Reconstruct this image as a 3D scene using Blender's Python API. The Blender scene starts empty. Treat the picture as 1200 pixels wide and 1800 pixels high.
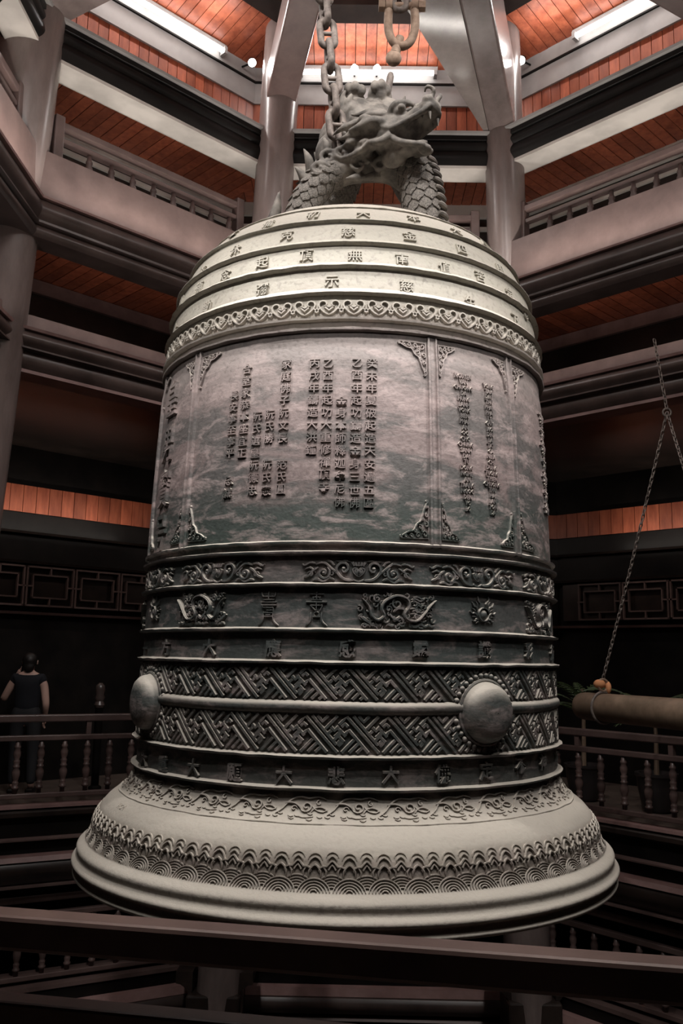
import bpy, bmesh, math, random
import numpy as np
from mathutils import Vector, Matrix

R = math.radians
SC = bpy.context.scene
COL = SC.collection
random.seed(7)
rng = np.random.default_rng(7)

# ------------------------------------------------------------------ camera
EYE = Vector((0.0, -6.244, 1.6))
PITCH, ROLL, YAW, FPX = R(9.1096), R(1.05327), R(-0.58173), 1570.0
cam = bpy.data.cameras.new('camera')
cam_ob = bpy.data.objects.new('camera', cam)
COL.objects.link(cam_ob)
fw = Vector((math.sin(YAW) * math.cos(PITCH), math.cos(YAW) * math.cos(PITCH), math.sin(PITCH)))
r0 = Vector((math.cos(YAW), -math.sin(YAW), 0)); u0 = r0.cross(fw)
rt = r0 * math.cos(ROLL) + u0 * math.sin(ROLL)
up = -r0 * math.sin(ROLL) + u0 * math.cos(ROLL)
M = Matrix((rt, up, -fw)).transposed().to_4x4(); M.translation = EYE
cam_ob.matrix_world = M
cam.sensor_fit = 'VERTICAL'; cam.sensor_height = 36; cam.sensor_width = 24
cam.lens = FPX * 36 / 1800
cam.clip_start = 0.05; cam.clip_end = 200
SC.camera = cam_ob

# ------------------------------------------------------------------ world, exposure
w = bpy.data.worlds.new('night'); SC.world = w; w.use_nodes = True
w.node_tree.nodes['Background'].inputs[0].default_value = (0.30, 0.34, 0.42, 1)
w.node_tree.nodes['Background'].inputs[1].default_value = 0.004
SC.view_settings.view_transform = 'Standard'; SC.view_settings.look = 'None'
SC.view_settings.exposure = 0.0; SC.view_settings.gamma = 1.0
SC.view_settings.use_curve_mapping = False
SC.cycles.use_denoising = True
SC.cycles.max_bounces = 6

# octagonal shaft: centre, and the corner direction of each side
OC = Vector((0.28, 0.012))
T8 = math.tan(R(22.5))

def octo(a, cx=None, cy=None, rot=0.0):
    cx = OC.x if cx is None else cx; cy = OC.y if cy is None else cy
    rr = a / math.cos(R(22.5))
    return [(cx + rr * math.cos(R(-67.5 + 45 * k + rot)), cy + rr * math.sin(R(-67.5 + 45 * k + rot))) for k in range(8)]
# side k runs from corner k to k+1; side 7 faces the camera, side 3 is the far one,
# side 2 far right, side 4 far left
def side_frame(k):
    a = R(-45 + 45 * k)
    n = Vector((math.cos(a), math.sin(a))); t = Vector((-n.y, n.x))
    return n, t

P_TUBE, P_SPOT, P_UPLIGHT_B, P_UPLIGHT_C, P_FRIEZE_LIGHT = 32.0, 40.0, 16.5, 1.8, 8.0

def area_light(name, loc, direction, sx, sy, power, color, xaxis=None):
    l = bpy.data.lights.new(name, 'AREA'); l.shape = 'RECTANGLE'; l.size = sx; l.size_y = sy
    l.energy = power; l.color = color
    o = bpy.data.objects.new(name, l); COL.objects.link(o)
    z = -Vector(direction).normalized()
    x = Vector(xaxis).normalized() if xaxis else z.orthogonal().normalized()
    x = (x - z * x.dot(z)).normalized(); y = z.cross(x)
    m = Matrix((x, y, z)).transposed().to_4x4(); m.translation = Vector(loc); o.matrix_world = m
    return o

def spot_light(name, loc, target, power, angle, color, rad=0.03):
    l = bpy.data.lights.new(name, 'SPOT'); l.energy = power; l.spot_size = R(angle); l.spot_blend = 0.6
    l.color = color; l.shadow_soft_size = rad
    o = bpy.data.objects.new(name, l); COL.objects.link(o)
    d = (Vector(target) - Vector(loc)).normalized()
    o.matrix_world = Matrix.Translation(Vector(loc)) @ d.to_track_quat('-Z', 'Y').to_matrix().to_4x4()
    return o

WHITE = (1.0, 0.965, 0.93)
for k in range(8):
    n, t = side_frame(k)
    c = OC + n * 3.52
    area_light('tube_glow', (c.x, c.y, 8.62), (-n.x * 0.75, -n.y * 0.75, -0.66), 1.7, 0.06, P_TUBE * (1.9 if k in (6, 7, 0) else 1.0), WHITE, (t.x, t.y, 0))
    area_light('tube_upglow', (c.x - n.x * .3, c.y - n.y * .3, 8.55), (n.x * 0.5, n.y * 0.5, 0.8), 1.9, 0.12, 8.0, WHITE, (t.x, t.y, 0))
    c = OC + n * 2.99
    area_light('unseen_uplight', (c.x, c.y, 5.72), (n.x * 0.16, n.y * 0.16, 1), 2.3, 0.04, P_UPLIGHT_B, (1.0, 0.93, 0.86), (t.x, t.y, 0))  # unseen uplight added at the ledge for soffit and ceiling, no fixture built
    c = OC + n * 3.22
    area_light('unseen_uplight', (c.x, c.y, 4.52), (n.x * 0.16, n.y * 0.16, 1), 2.3, 0.04, P_UPLIGHT_C, (1.0, 0.90, 0.84), (t.x, t.y, 0))  # same added uplight, dimmer, at the lower gallery ledge
    if k in (1, 2, 3, 4, 5):
        c = OC + n * 3.60
        area_light('gallery_glow', (c.x, c.y, 5.74), (n.x * 0.45, n.y * 0.45, 0.9), 2.0, 0.04, 4.0, (1.0, 0.92, 0.85), (t.x, t.y, 0))
    if k == 7:
        area_light('added_rail_light', (-0.1, -3.70, 4.05), (0, -0.04, -1), 3.2, 0.08, 14.0, (1.0, 0.9, 0.82), (t.x, t.y, 0)).data.spread = R(70)  # light added to brighten the near handrail top, no lamp modelled here
    if k in (2, 3, 4):
        c = OC + n * 6.15
        area_light('frieze_glow', (c.x, c.y, 3.12), (n.x * 0.5, n.y * 0.5, 1), 3.6, 0.05, P_FRIEZE_LIGHT, (1.0, 0.9, 0.8), (t.x, t.y, 0))  # unseen light added below the frieze boards to wash them
        c = OC + n * 5.5
        area_light('added_lattice_light', (c.x, c.y, 3.5), (n.x * 0.6, n.y * 0.6, -1), 3.6, 0.05, 7.0, (1.0, 0.86, 0.78), (t.x, t.y, 0))  # downward light added so the lattice shows
# spot lamps on the tube beam, aimed at the bell
# (side, offset along it, apothem, height, aim height, power, cone)
SPOTS = [(3, 0.05, 3.50, 8.56, 4.6, 40, 55), (3, 0.32, 3.50, 8.56, 4.6, 40, 55), (4, -1.32, 3.50, 8.56, 4.6, 40, 55), (2, 1.18, 3.50, 8.56, 4.6, 40, 55),
         (7, -0.7, 3.50, 8.56, 3.7, 410, 52), (7, 0.7, 3.50, 8.56, 3.7, 410, 52), (6, 0.3, 3.50, 8.56, 3.7, 300, 52), (0, -0.3, 3.50, 8.56, 3.7, 300, 52),
         (7, -0.8, 3.04, 5.60, -1.9, 330, 66), (7, 0.8, 3.04, 5.60, -1.9, 330, 66), (6, 0.0, 3.04, 5.60, -1.9, 260, 66), (0, 0.0, 3.04, 5.60, -1.9, 260, 66),
         (7, -0.9, 3.24, 4.30, -0.2, 55, 78), (7, 0.9, 3.24, 4.30, -0.2, 55, 78), (6, -0.2, 3.24, 4.30, -0.2, 40, 78), (0, 0.2, 3.24, 4.30, -0.2, 40, 78)]

# ------------------------------------------------------------------ materials
def new_mat(name):
    m = bpy.data.materials.new(name); m.use_nodes = True
    nt = m.node_tree; return m, nt, nt.nodes['Principled BSDF']

def N(nt, typ, **kw):
    n = nt.nodes.new(typ)
    for k, v in kw.items():
        if k in n.inputs: n.inputs[k].default_value = v
        else: setattr(n, k, v)
    return n

def mixc(nt, fac, a, b, blend='MIX'):
    n = nt.nodes.new('ShaderNodeMix'); n.data_type = 'RGBA'; n.blend_type = blend
    for i, v in ((0, fac), (6, a), (7, b)):
        if hasattr(v, 'is_output') or hasattr(v, 'links'): nt.links.new(v, n.inputs[i])
        elif i == 0: n.inputs[0].default_value = v
        else: n.inputs[i].default_value = (*v, 1)
    return n.outputs[2]

def ramp(nt, src, stops, interp='LINEAR'):
    n = nt.nodes.new('ShaderNodeValToRGB'); n.color_ramp.interpolation = interp
    e = n.color_ramp.elements
    while len(e) < len(stops): e.new(0.5)
    for el, (p, c) in zip(e, stops):
        el.position = p; el.color = (*c, 1) if isinstance(c, tuple) else (c, c, c, 1)
    nt.links.new(src, n.inputs[0]); return n.outputs[0]

def bump(nt, bsdf, src, strength, dist):
    b = N(nt, 'ShaderNodeBump'); b.inputs['Strength'].default_value = strength; b.inputs['Distance'].default_value = dist
    nt.links.new(src, b.inputs['Height']); nt.links.new(b.outputs[0], bsdf.inputs['Normal'])

def wood_mat(name, c1, c2, rough=0.35, scale=(1, 1, 1), grain=1.0, bumpk=0.15, spec=0.5):
    m, nt, b = new_mat(name)
    tc = N(nt, 'ShaderNodeTexCoord'); mp = N(nt, 'ShaderNodeMapping'); mp.inputs['Scale'].default_value = scale
    nt.links.new(tc.outputs['Object'], mp.inputs[0])
    n1 = N(nt, 'ShaderNodeTexNoise', Scale=3.0 * grain, Detail=6.0, Roughness=0.65); nt.links.new(mp.outputs[0], n1.inputs[0])
    oi = N(nt, 'ShaderNodeObjectInfo')
    col = ramp(nt, n1.outputs[0], [(0.32, c1), (0.68, c2)])
    hv = N(nt, 'ShaderNodeHueSaturation'); nt.links.new(col, hv.inputs['Color'])
    mr = N(nt, 'ShaderNodeMapRange'); mr.inputs[3].default_value = 0.72; mr.inputs[4].default_value = 1.25
    nt.links.new(oi.outputs['Random'], mr.inputs[0]); nt.links.new(mr.outputs[0], hv.inputs['Value'])
    nt.links.new(hv.outputs[0], b.inputs['Base Color'])
    b.inputs['Roughness'].default_value = rough
    b.inputs['Specular IOR Level'].default_value = spec
    bump(nt, b, n1.outputs[0], bumpk, 0.01)
    return m

def plaster_mat(name, c, rough=0.8):
    m, nt, b = new_mat(name)
    tc = N(nt, 'ShaderNodeTexCoord')
    n1 = N(nt, 'ShaderNodeTexNoise', Scale=2.5, Detail=5.0); nt.links.new(tc.outputs['Object'], n1.inputs[0])
    d = tuple(x * 0.72 for x in c)
    nt.links.new(ramp(nt, n1.outputs[0], [(0.35, d), (0.6, c)]), b.inputs['Base Color'])
    b.inputs['Roughness'].default_value = rough
    bump(nt, b, n1.outputs[0], 0.1, 0.01)
    return m

def metal_mat(name, c1, c2, rough=0.6, metal=0.3, sc=14.0, bk=0.4):
    m, nt, b = new_mat(name)
    tc = N(nt, 'ShaderNodeTexCoord')
    n1 = N(nt, 'ShaderNodeTexNoise', Scale=sc, Detail=6.0, Roughness=0.6); nt.links.new(tc.outputs['Object'], n1.inputs[0])
    nt.links.new(ramp(nt, n1.outputs[0], [(0.35, c1), (0.65, c2)]), b.inputs['Base Color'])
    b.inputs['Roughness'].default_value = rough; b.inputs['Metallic'].default_value = metal
    bump(nt, b, n1.outputs[0], bk, 0.008)
    return m

M_DARK = wood_mat('dark_lacquered_wood', (0.012, 0.009, 0.008), (0.035, 0.024, 0.020), 0.32, bumpk=0.1)
M_BLACK = wood_mat('black_lacquered_wood', (0.005, 0.0045, 0.0045), (0.012, 0.010, 0.009), 0.4, bumpk=0.08, spec=0.18)
M_ROLL = wood_mat('dark_brown_moulding', (0.040, 0.028, 0.025), (0.085, 0.060, 0.054), 0.33, grain=0.8, bumpk=0.1)
M_BROWN = wood_mat('brown_lacquered_wood', (0.085, 0.055, 0.050), (0.155, 0.105, 0.095), 0.38, grain=0.8, bumpk=0.12)
M_PILLAR = wood_mat('pillar_wood', (0.10, 0.078, 0.072), (0.20, 0.155, 0.145), 0.27, (1, 1, 0.28), 0.9, 0.18)
M_GLOSS = wood_mat('polished_grey_board', (0.16, 0.135, 0.125), (0.30, 0.26, 0.24), 0.14, grain=0.6, bumpk=0.05, spec=0.9)
M_ORANGE = wood_mat('orange_ceiling_board', (0.22, 0.050, 0.024), (0.42, 0.115, 0.056), 0.42, (3, 3, 0.6), 1.5, 0.08)
M_PINK = wood_mat('pinkish_trim_wood', (0.20, 0.115, 0.105), (0.34, 0.215, 0.20), 0.5)
M_WHITE = plaster_mat('off_white_plaster', (0.66, 0.61, 0.56))
M_GREY = plaster_mat('grey_painted_beam', (0.33, 0.31, 0.30))
M_IRON = metal_mat('weathered_chain_iron', (0.10, 0.080, 0.070), (0.24, 0.20, 0.175), 0.65, 0.2, 20)
M_RUST = metal_mat('rusty_shackle_iron', (0.20, 0.13, 0.09), (0.36, 0.26, 0.19), 0.7, 0.1, 16)
M_LOG = wood_mat('striker_log_wood', (0.10, 0.07, 0.045), (0.24, 0.165, 0.115), 0.55, (1, 1, 1), 1.6, 0.2)
M_FLOOR = wood_mat('floor_board', (0.05, 0.036, 0.030), (0.10, 0.075, 0.062), 0.45)

def bell_mat():
    m, nt, b = new_mat('patinated_bronze')
    tc = N(nt, 'ShaderNodeTexCoord'); L = nt.links
    geo = N(nt, 'ShaderNodeNewGeometry')
    sep = N(nt, 'ShaderNodeSeparateXYZ'); L.new(geo.outputs['Position'], sep.inputs[0])
    pos = geo.outputs['Position']
    # height 0..5 m -> 0..1, wobbled by noise
    nz = N(nt, 'ShaderNodeTexNoise', Scale=1.6, Detail=5.0); L.new(pos, nz.inputs[0])
    wob = N(nt, 'ShaderNodeMath', operation='MULTIPLY_ADD'); L.new(nz.outputs[0], wob.inputs[0]); wob.inputs[1].default_value = 0.22; 
    L.new(sep.outputs[2], wob.inputs[2])
    hh = N(nt, 'ShaderNodeMath', operation='DIVIDE'); L.new(wob.outputs[0], hh.inputs[0]); hh.inputs[1].default_value = 5.0
    o = 0.11 / 5
    # z: 0.2 rim .. 4.6 apex
    base = ramp(nt, hh.outputs[0], [(0.0, (0.30, 0.27, 0.235)), (0.086 + o, (0.36, 0.325, 0.28)), (0.094 + o, (0.15, 0.128, 0.11)), (0.120 + o, (0.17, 0.145, 0.122)), (0.133 + o, (0.40, 0.36, 0.305)), (0.150 + o, (0.41, 0.37, 0.315)), (0.162 + o, (0.17, 0.145, 0.125)),
        (0.185 + o, (0.060, 0.062, 0.058)), (0.26 + o, (0.085, 0.074, 0.066)), (0.335 + o, (0.055, 0.062, 0.060)), (0.43 + o, (0.080, 0.070, 0.067)),
        (0.47 + o, (0.135, 0.102, 0.098)), (0.60 + o, (0.185, 0.144, 0.138)), (0.69 + o, (0.21, 0.18, 0.168)), (0.735 + o, (0.36, 0.333, 0.285)), (0.86, (0.44, 0.418, 0.352))])
    # large dark verdigris clouds, stretched sideways
    mp = N(nt, 'ShaderNodeMapping'); mp.inputs['Scale'].default_value = (0.8, 0.8, 2.3); L.new(pos, mp.inputs[0])
    n2 = N(nt, 'ShaderNodeTexNoise', Scale=1.7, Detail=9.0, Roughness=0.62, Distortion=0.7); L.new(mp.outputs[0], n2.inputs[0])
    zmask = ramp(nt, hh.outputs[0], [(0.17 + o, 0.0), (0.20 + o, 0.75), (0.42, 0.85), (0.47 + o, 0.80), (0.62, 0.62), (0.69, 0.16), (0.73, 0.0)])
    cl = ramp(nt, n2.outputs[0], [(0.45, 0.0), (0.54, 1.0)])
    ml = N(nt, 'ShaderNodeMath', operation='MULTIPLY'); L.new(zmask, ml.inputs[0]); L.new(cl, ml.inputs[1])
    c1 = mixc(nt, ml.outputs[0], base, (0.042, 0.050, 0.048))
    zlow = ramp(nt, hh.outputs[0], [(0.435 + o, 0.0), (0.446 + o, 0.9), (0.475 + o, 0.75), (0.515 + o, 0.0)])
    cl2 = ramp(nt, n2.outputs[0], [(0.36, 0.0), (0.47, 1.0)])
    mlo = N(nt, 'ShaderNodeMath', operation='MULTIPLY'); L.new(zlow, mlo.inputs[0]); L.new(cl2, mlo.inputs[1])
    c1 = mixc(nt, mlo.outputs[0], c1, (0.036, 0.048, 0.042))
    # pinkish worn patches and pale scuffs
    n3 = N(nt, 'ShaderNodeTexNoise', Scale=5.5, Detail=8.0, Roughness=0.68, Distortion=0.4); L.new(mp.outputs[0], n3.inputs[0])
    sc = ramp(nt, n3.outputs[0], [(0.49, 0.0), (0.63, 1.0)])
    zs = ramp(nt, hh.outputs[0], [(0.19, 0.3), (0.24, 0.38), (0.43, 0.42), (0.49, 0.62), (0.66, 0.5), (0.74, 0.15)])
    ml2 = N(nt, 'ShaderNodeMath', operation='MULTIPLY'); L.new(sc, ml2.inputs[0]); L.new(zs, ml2.inputs[1])
    c2 = mixc(nt, ml2.outputs[0], c1, (0.36, 0.285, 0.272))
    # fine dark speckle
    n4 = N(nt, 'ShaderNodeTexNoise', Scale=38.0, Detail=4.0); L.new(pos, n4.inputs[0])
    sp = ramp(nt, n4.outputs[0], [(0.30, 0.72), (0.48, 1.0)])
    c3 = mixc(nt, 1.0, c2, sp, 'MULTIPLY')
    # settled dust on everything that faces up
    sn = N(nt, 'ShaderNodeSeparateXYZ'); L.new(geo.outputs['Normal'], sn.inputs[0])
    df = ramp(nt, sn.outputs[2], [(0.18, 0.0), (0.62, 0.8)])
    c4 = mixc(nt, df, c3, (0.40, 0.365, 0.315))
    L.new(c4, b.inputs['Base Color'])
    rr = ramp(nt, df, [(0.0, 0.56), (1.0, 0.85)]); L.new(rr, b.inputs['Roughness'])
    b.inputs['Metallic'].default_value = 0.0
    b.inputs['Specular IOR Level'].default_value = 0.35
    add = N(nt, 'ShaderNodeMath', operation='MULTIPLY_ADD'); L.new(n3.outputs[0], add.inputs[0]); add.inputs[1].default_value = 1.4; L.new(n4.outputs[0], add.inputs[2])
    bump(nt, b, add.outputs[0], 0.45, 0.006)
    return m
M_BELL = bell_mat()
M_STONE = metal_mat('dusty_dragon_bronze', (0.065, 0.057, 0.050), (0.23, 0.205, 0.178), 0.72, 0.0, 9, 0.9)

def emit_mat(name, c, s):
    m, nt, b = new_mat(name)
    b.inputs['Emission Color'].default_value = (*c, 1); b.inputs['Emission Strength'].default_value = s
    b.inputs['Base Color'].default_value = (0.8, 0.8, 0.8, 1)
    return m
M_TUBE = emit_mat('lit_tube_glass', (1, 0.97, 0.94), 9.0)
M_LENS = emit_mat('lit_lamp_lens', (1, 0.97, 0.95), 22.0)

# ------------------------------------------------------------------ mesh helpers
class MB:
    """Collects vertices and faces for one mesh object."""
    def __init__(s): s.v = []; s.f = []
    def add(s, vs, fs):
        b = len(s.v); s.v += [tuple(x) for x in vs]; s.f += [tuple(b + i for i in f) for f in fs]; return s
    def box(s, lo, hi):
        x0, y0, z0 = lo; x1, y1, z1 = hi
        return s.add([(x0, y0, z0), (x1, y0, z0), (x1, y1, z0), (x0, y1, z0), (x0, y0, z1), (x1, y0, z1), (x1, y1, z1), (x0, y1, z1)],
                     [(0, 3, 2, 1), (4, 5, 6, 7), (0, 1, 5, 4), (1, 2, 6, 5), (2, 3, 7, 6), (3, 0, 4, 7)])
    def hexa(s, p):   # 8 points: bottom loop, top loop
        return s.add(p, [(0, 3, 2, 1), (4, 5, 6, 7), (0, 1, 5, 4), (1, 2, 6, 5), (2, 3, 7, 6), (3, 0, 4, 7)])
    def lathe(s, prof, seg=12, c=(0, 0, 0), cap=True):
        vs = []; fs = []
        for r, z in prof:
            for i in range(seg):
                a = 2 * math.pi * i / seg; vs.append((c[0] + r * math.cos(a), c[1] + r * math.sin(a), c[2] + z))
        for j in range(len(prof) - 1):
            for i in range(seg):
                i2 = (i + 1) % seg; fs.append((j * seg + i, j * seg + i2, (j + 1) * seg + i2, (j + 1) * seg + i))
        if cap:
            fs.append(tuple(range(seg))[::-1]); fs.append(tuple((len(prof) - 1) * seg + i for i in range(seg)))
        return s.add(vs, fs)
    def tube(s, pts, rad, seg=10, closed=False, cap=True, flat=1.0):
        pts = [Vector(p) for p in pts]; n = len(pts)
        rads = rad if hasattr(rad, '__len__') else [rad] * n
        vs = []; fs = []; ref = None
        for i in range(n):
            if closed: d = pts[(i + 1) % n] - pts[i - 1]
            else: d = pts[min(i + 1, n - 1)] - pts[max(i - 1, 0)]
            d.normalize()
            if ref is None: ref = d.orthogonal().normalized()
            ref = (ref - d * ref.dot(d)).normalized(); b = d.cross(ref)
            for k in range(seg):
                a = 2 * math.pi * k / seg
                vs.append(pts[i] + ref * (math.cos(a) * rads[i]) + b * (math.sin(a) * rads[i] * flat))
        m = n if closed else n - 1
        for i in range(m):
            i2 = (i + 1) % n
            for k in range(seg):
                k2 = (k + 1) % seg; fs.append((i * seg + k, i * seg + k2, i2 * seg + k2, i2 * seg + k))
        if cap and not closed:
            fs.append(tuple(range(seg))[::-1]); fs.append(tuple((n - 1) * seg + k for k in range(seg)))
        return s.add(vs, fs)
    def ball(s, c, r, seg=12, rings=8, sc=(1, 1, 1), rot=None):
        vs = []; fs = []
        for j in range(rings + 1):
            ph = math.pi * j / rings
            for i in range(seg):
                a = 2 * math.pi * i / seg
                p = Vector((math.sin(ph) * math.cos(a) * r * sc[0], math.sin(ph) * math.sin(a) * r * sc[1], math.cos(ph) * r * sc[2]))
                if rot is not None: p = rot @ p
                vs.append(p + Vector(c))
        for j in range(rings):
            for i in range(seg):
                i2 = (i + 1) % seg; fs.append((j * seg + i, (j + 1) * seg + i, (j + 1) * seg + i2, j * seg + i2))
        return s.add(vs, fs)
    def build(s, name, mat, parent=None, smooth=False, origin=(0, 0, 0), bevel=0.0):
        me = bpy.data.meshes.new(name)
        o = Vector(origin)
        me.from_pydata([Vector(v) - o for v in s.v], [], s.f); me.materials.append(mat)
        if smooth: me.polygons.foreach_set('use_smooth', [True] * len(me.polygons))
        ob = bpy.data.objects.new(name, me); COL.objects.link(ob); ob.location = o
        if parent is not None: ob.parent = parent
        if smooth:
            me.set_sharp_from_angle(angle=R(42))
        if bevel:
            md = ob.modifiers.new('bevel', 'BEVEL'); md.width = bevel; md.segments = 2; md.limit_method = 'ANGLE'
        return ob

def np_mesh(name, V, F, mat, parent=None, smooth=True, sharp=None):
    me = bpy.data.meshes.new(name)
    me.from_pydata(V.tolist() if hasattr(V, 'tolist') else V, [], F.tolist() if hasattr(F, 'tolist') else F)
    me.materials.append(mat)
    if smooth: me.polygons.foreach_set('use_smooth', [True] * len(me.polygons))
    if sharp: me.set_sharp_from_angle(angle=R(sharp))
    ob = bpy.data.objects.new(name, me); COL.objects.link(ob)
    if parent is not None: ob.parent = parent
    return ob

def thing(name, label, cat, loc=(0, 0, 0), rz=0, group=None):
    o = bpy.data.objects.new(name, None); COL.objects.link(o); o.location = loc; o.rotation_euler = (0, 0, rz)
    o.empty_display_size = 0.2
    o['label'] = label; o['category'] = cat
    if group: o['group'] = group
    return o
def tag(o, label=None, cat=None, group=None, kind=None):
    if label: o['label'] = label
    if cat: o['category'] = cat
    if group: o['group'] = group
    if kind: o['kind'] = kind
    return o
def copy_ob(o, parent, loc=None, rz=None):
    c = o.copy(); COL.objects.link(c); c.parent = parent
    if loc is not None: c.location = loc
    if rz is not None: c.rotation_euler = (0, 0, rz)
    return c

# prism that follows one side of a polygon ring, mitred at the corners
def off_line(p, q, d):
    t = (Vector(q) - Vector(p)).normalized(); n = Vector((t.y, -t.x))   # outward for CCW
    return Vector(p) + n * d, t
def isect(p, t, q, s):
    den = t.x * s.y - t.y * s.x
    k = ((q.x - p.x) * s.y - (q.y - p.y) * s.x) / den
    return p + t * k
def ring_side(mb, poly, i, section):
    """section: list of (offset outward from poly, z); closed cross-section."""
    n = len(poly); a, b, c, d = poly[i - 1], poly[i], poly[(i + 1) % n], poly[(i + 2) % n]
    A = []; B = []
    for off, z in section:
        l0 = off_line(a, b, off); l1 = off_line(b, c, off); l2 = off_line(c, d, off)
        p = isect(*l0, *l1); q = isect(*l1, *l2)
        A.append((p.x, p.y, z)); B.append((q.x, q.y, z))
    m = len(section)
    fs = [(k, (k + 1) % m, m + (k + 1) % m, m + k) for k in range(m)]
    fs += [tuple(range(m))[::-1], tuple(range(m, 2 * m))]
    mb.add(A + B, fs)
    return mb
def roll(o0, z0, o1, z1, n=6, bulge=0.03):
    """bulged moulding points between two section points, bulging inwards (negative offset)"""
    out = []
    for i in range(n + 1):
        t = i / n; out.append((o0 + (o1 - o0) * t - bulge * math.sin(math.pi * t), z0 + (z1 - z0) * t))
    return out
# ------------------------------------------------------------------ STRUCTURE: ring beams, ceilings, walls, floor
BASE = octo(3.18)
SIDE_NAMES = {0: 'near_right', 1: 'right', 2: 'far_right', 3: 'far', 4: 'far_left', 5: 'left', 6: 'near_left', 7: 'near'}
def A(a): return a - 3.18
TRIM = [0]
def trim(sections, mat, sides=range(8), poly=None, smooth=False):
    for k in sides:
        mb = MB(); ring_side(mb, poly or BASE, k, sections)
        TRIM[0] += 1
        o = mb.build('trim_%d' % TRIM[0], mat, smooth=smooth); tag(o, kind='structure')
        if smooth: o.data.set_sharp_from_angle(angle=R(35))
def sec(*p): return [(A(a), z) for a, z in p]
def rl(a0, z0, a1, z1, n=6, b=0.035): return roll(A(a0), z0, A(a1), z1, n, b)

# top tier: roof boards, upper ring beam, lamp beam with plaster face
trim(sec((2.70, 8.78), (2.70, 9.12), (2.95, 9.12), (2.95, 8.74)), M_DARK, smooth=False)
trim(sec((3.70, 8.22), (3.70, 8.50), (3.70, 8.80), (3.95, 8.80), (3.95, 8.22)), M_GREY)
trim(sec((3.675, 8.485), (3.675, 8.505), (3.70, 8.505), (3.70, 8.485)), M_BLACK)
# A: upper tie beam
trim(sec((3.13, 7.505), (3.12, 7.53), (3.55, 7.53), (3.55, 7.505)), M_GREY)
trim([(A(3.17), 7.50), (A(3.17), 7.45)] + rl(3.19, 7.44, 3.19, 7.34, 5, 0.02) + rl(3.20, 7.33, 3.21, 7.16, 6, 0.035) + [(A(3.50), 7.16), (A(3.50), 7.50)], M_BLACK, smooth=True)
trim(sec((3.215, 7.12), (3.215, 7.155), (3.52, 7.155), (3.52, 7.12)), M_WHITE)
trim(sec((3.50, 7.16), (3.50, 7.52), (3.74, 7.52), (3.74, 7.40), (3.56, 7.30), (3.56, 7.16)), M_DARK)
# B: gallery front with tall board, ledge and two rolls
trim(sec((3.20, 5.70), (3.20, 6.17), (3.30, 6.17), (3.30, 5.70)), M_BROWN)
trim(sec((3.12, 5.665), (3.115, 5.685), (3.30, 5.70), (3.30, 5.665)), M_PINK)
trim([(A(3.16), 5.66)] + rl(3.15, 5.65, 3.17, 5.47, 6, 0.04) + [(A(3.17), 5.455), (A(3.145), 5.45), (A(3.145), 5.435)] + rl(3.19, 5.42, 3.20, 5.31, 5, 0.03) + [(A(3.45), 5.31), (A(3.45), 5.66)], M_ROLL, smooth=True)
trim(sec((3.30, 5.42), (3.30, 5.66), (4.32, 5.66), (4.32, 5.42)), M_DARK)
# C: lower gallery front
trim(sec((3.37, 4.49), (3.37, 4.63), (3.45, 4.63), (3.45, 4.49)), M_BROWN)
trim(sec((3.30, 4.465), (3.29, 4.49), (3.45, 4.50), (3.45, 4.465)), M_PINK)
trim([(A(3.33), 4.46)] + rl(3.33, 4.455, 3.35, 4.32, 6, 0.04) + [(A(3.35), 4.31), (A(3.31), 4.305), (A(3.31), 4.29)] + rl(3.38, 4.28, 3.41, 4.13, 5, 0.03) + [(A(3.65), 4.13), (A(3.65), 4.46)], M_ROLL, smooth=True)
trim(sec((3.415, 4.095), (3.415, 4.13), (3.67, 4.13), (3.67, 4.095)), M_PINK)
trim(sec((3.45, 4.22), (3.45, 4.46), (4.25, 4.46), (4.25, 4.22)), M_DARK)

# gallery back walls
def wall(name, a, z0, z1, mat, th=0.12, sides=range(8)):
    for k in sides:
        mb = MB(); ring_side(mb, BASE, k, sec((a, z0), (a, z1), (a + th, z1), (a + th, z0)))
        tag(mb.build(name + '_' + SIDE_NAMES[k], mat), kind='structure')
wall('wall_upper_gallery', 4.32, 5.60, 7.36, M_DARK)
wall('wall_middle_gallery', 4.22, 4.40, 5.42, M_DARK)
wall('wall_ground', 6.50, 0.0, 4.25, M_BLACK, 0.15, (1, 2, 3, 4, 5))
trim(sec((4.27, 7.07), (4.27, 7.27), (4.32, 7.27), (4.32, 7.07)), M_WHITE, (1, 2, 3, 4, 5))
trim(sec((4.29, 6.90), (4.28, 6.95), (4.32, 6.95), (4.32, 6.90)), M_WHITE, (1, 2, 3, 4, 5))
trim(sec((4.17, 5.20), (4.17, 5.34), (4.22, 5.34), (4.22, 5.20)), M_PINK, (1, 2, 3, 4, 5))
trim(sec((6.42, 3.03), (6.41, 3.06), (6.5, 3.06), (6.5, 3.03)), M_DARK, (2, 3, 4))
trim(sec((6.40, 2.66), (6.38, 2.69), (6.5, 2.69), (6.5, 2.66)), M_DARK, (2, 3, 4))
trim(sec((6.40, 2.03), (6.37, 2.06), (6.5, 2.06), (6.5, 2.03)), M_PINK, (2, 3, 4))

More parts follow.
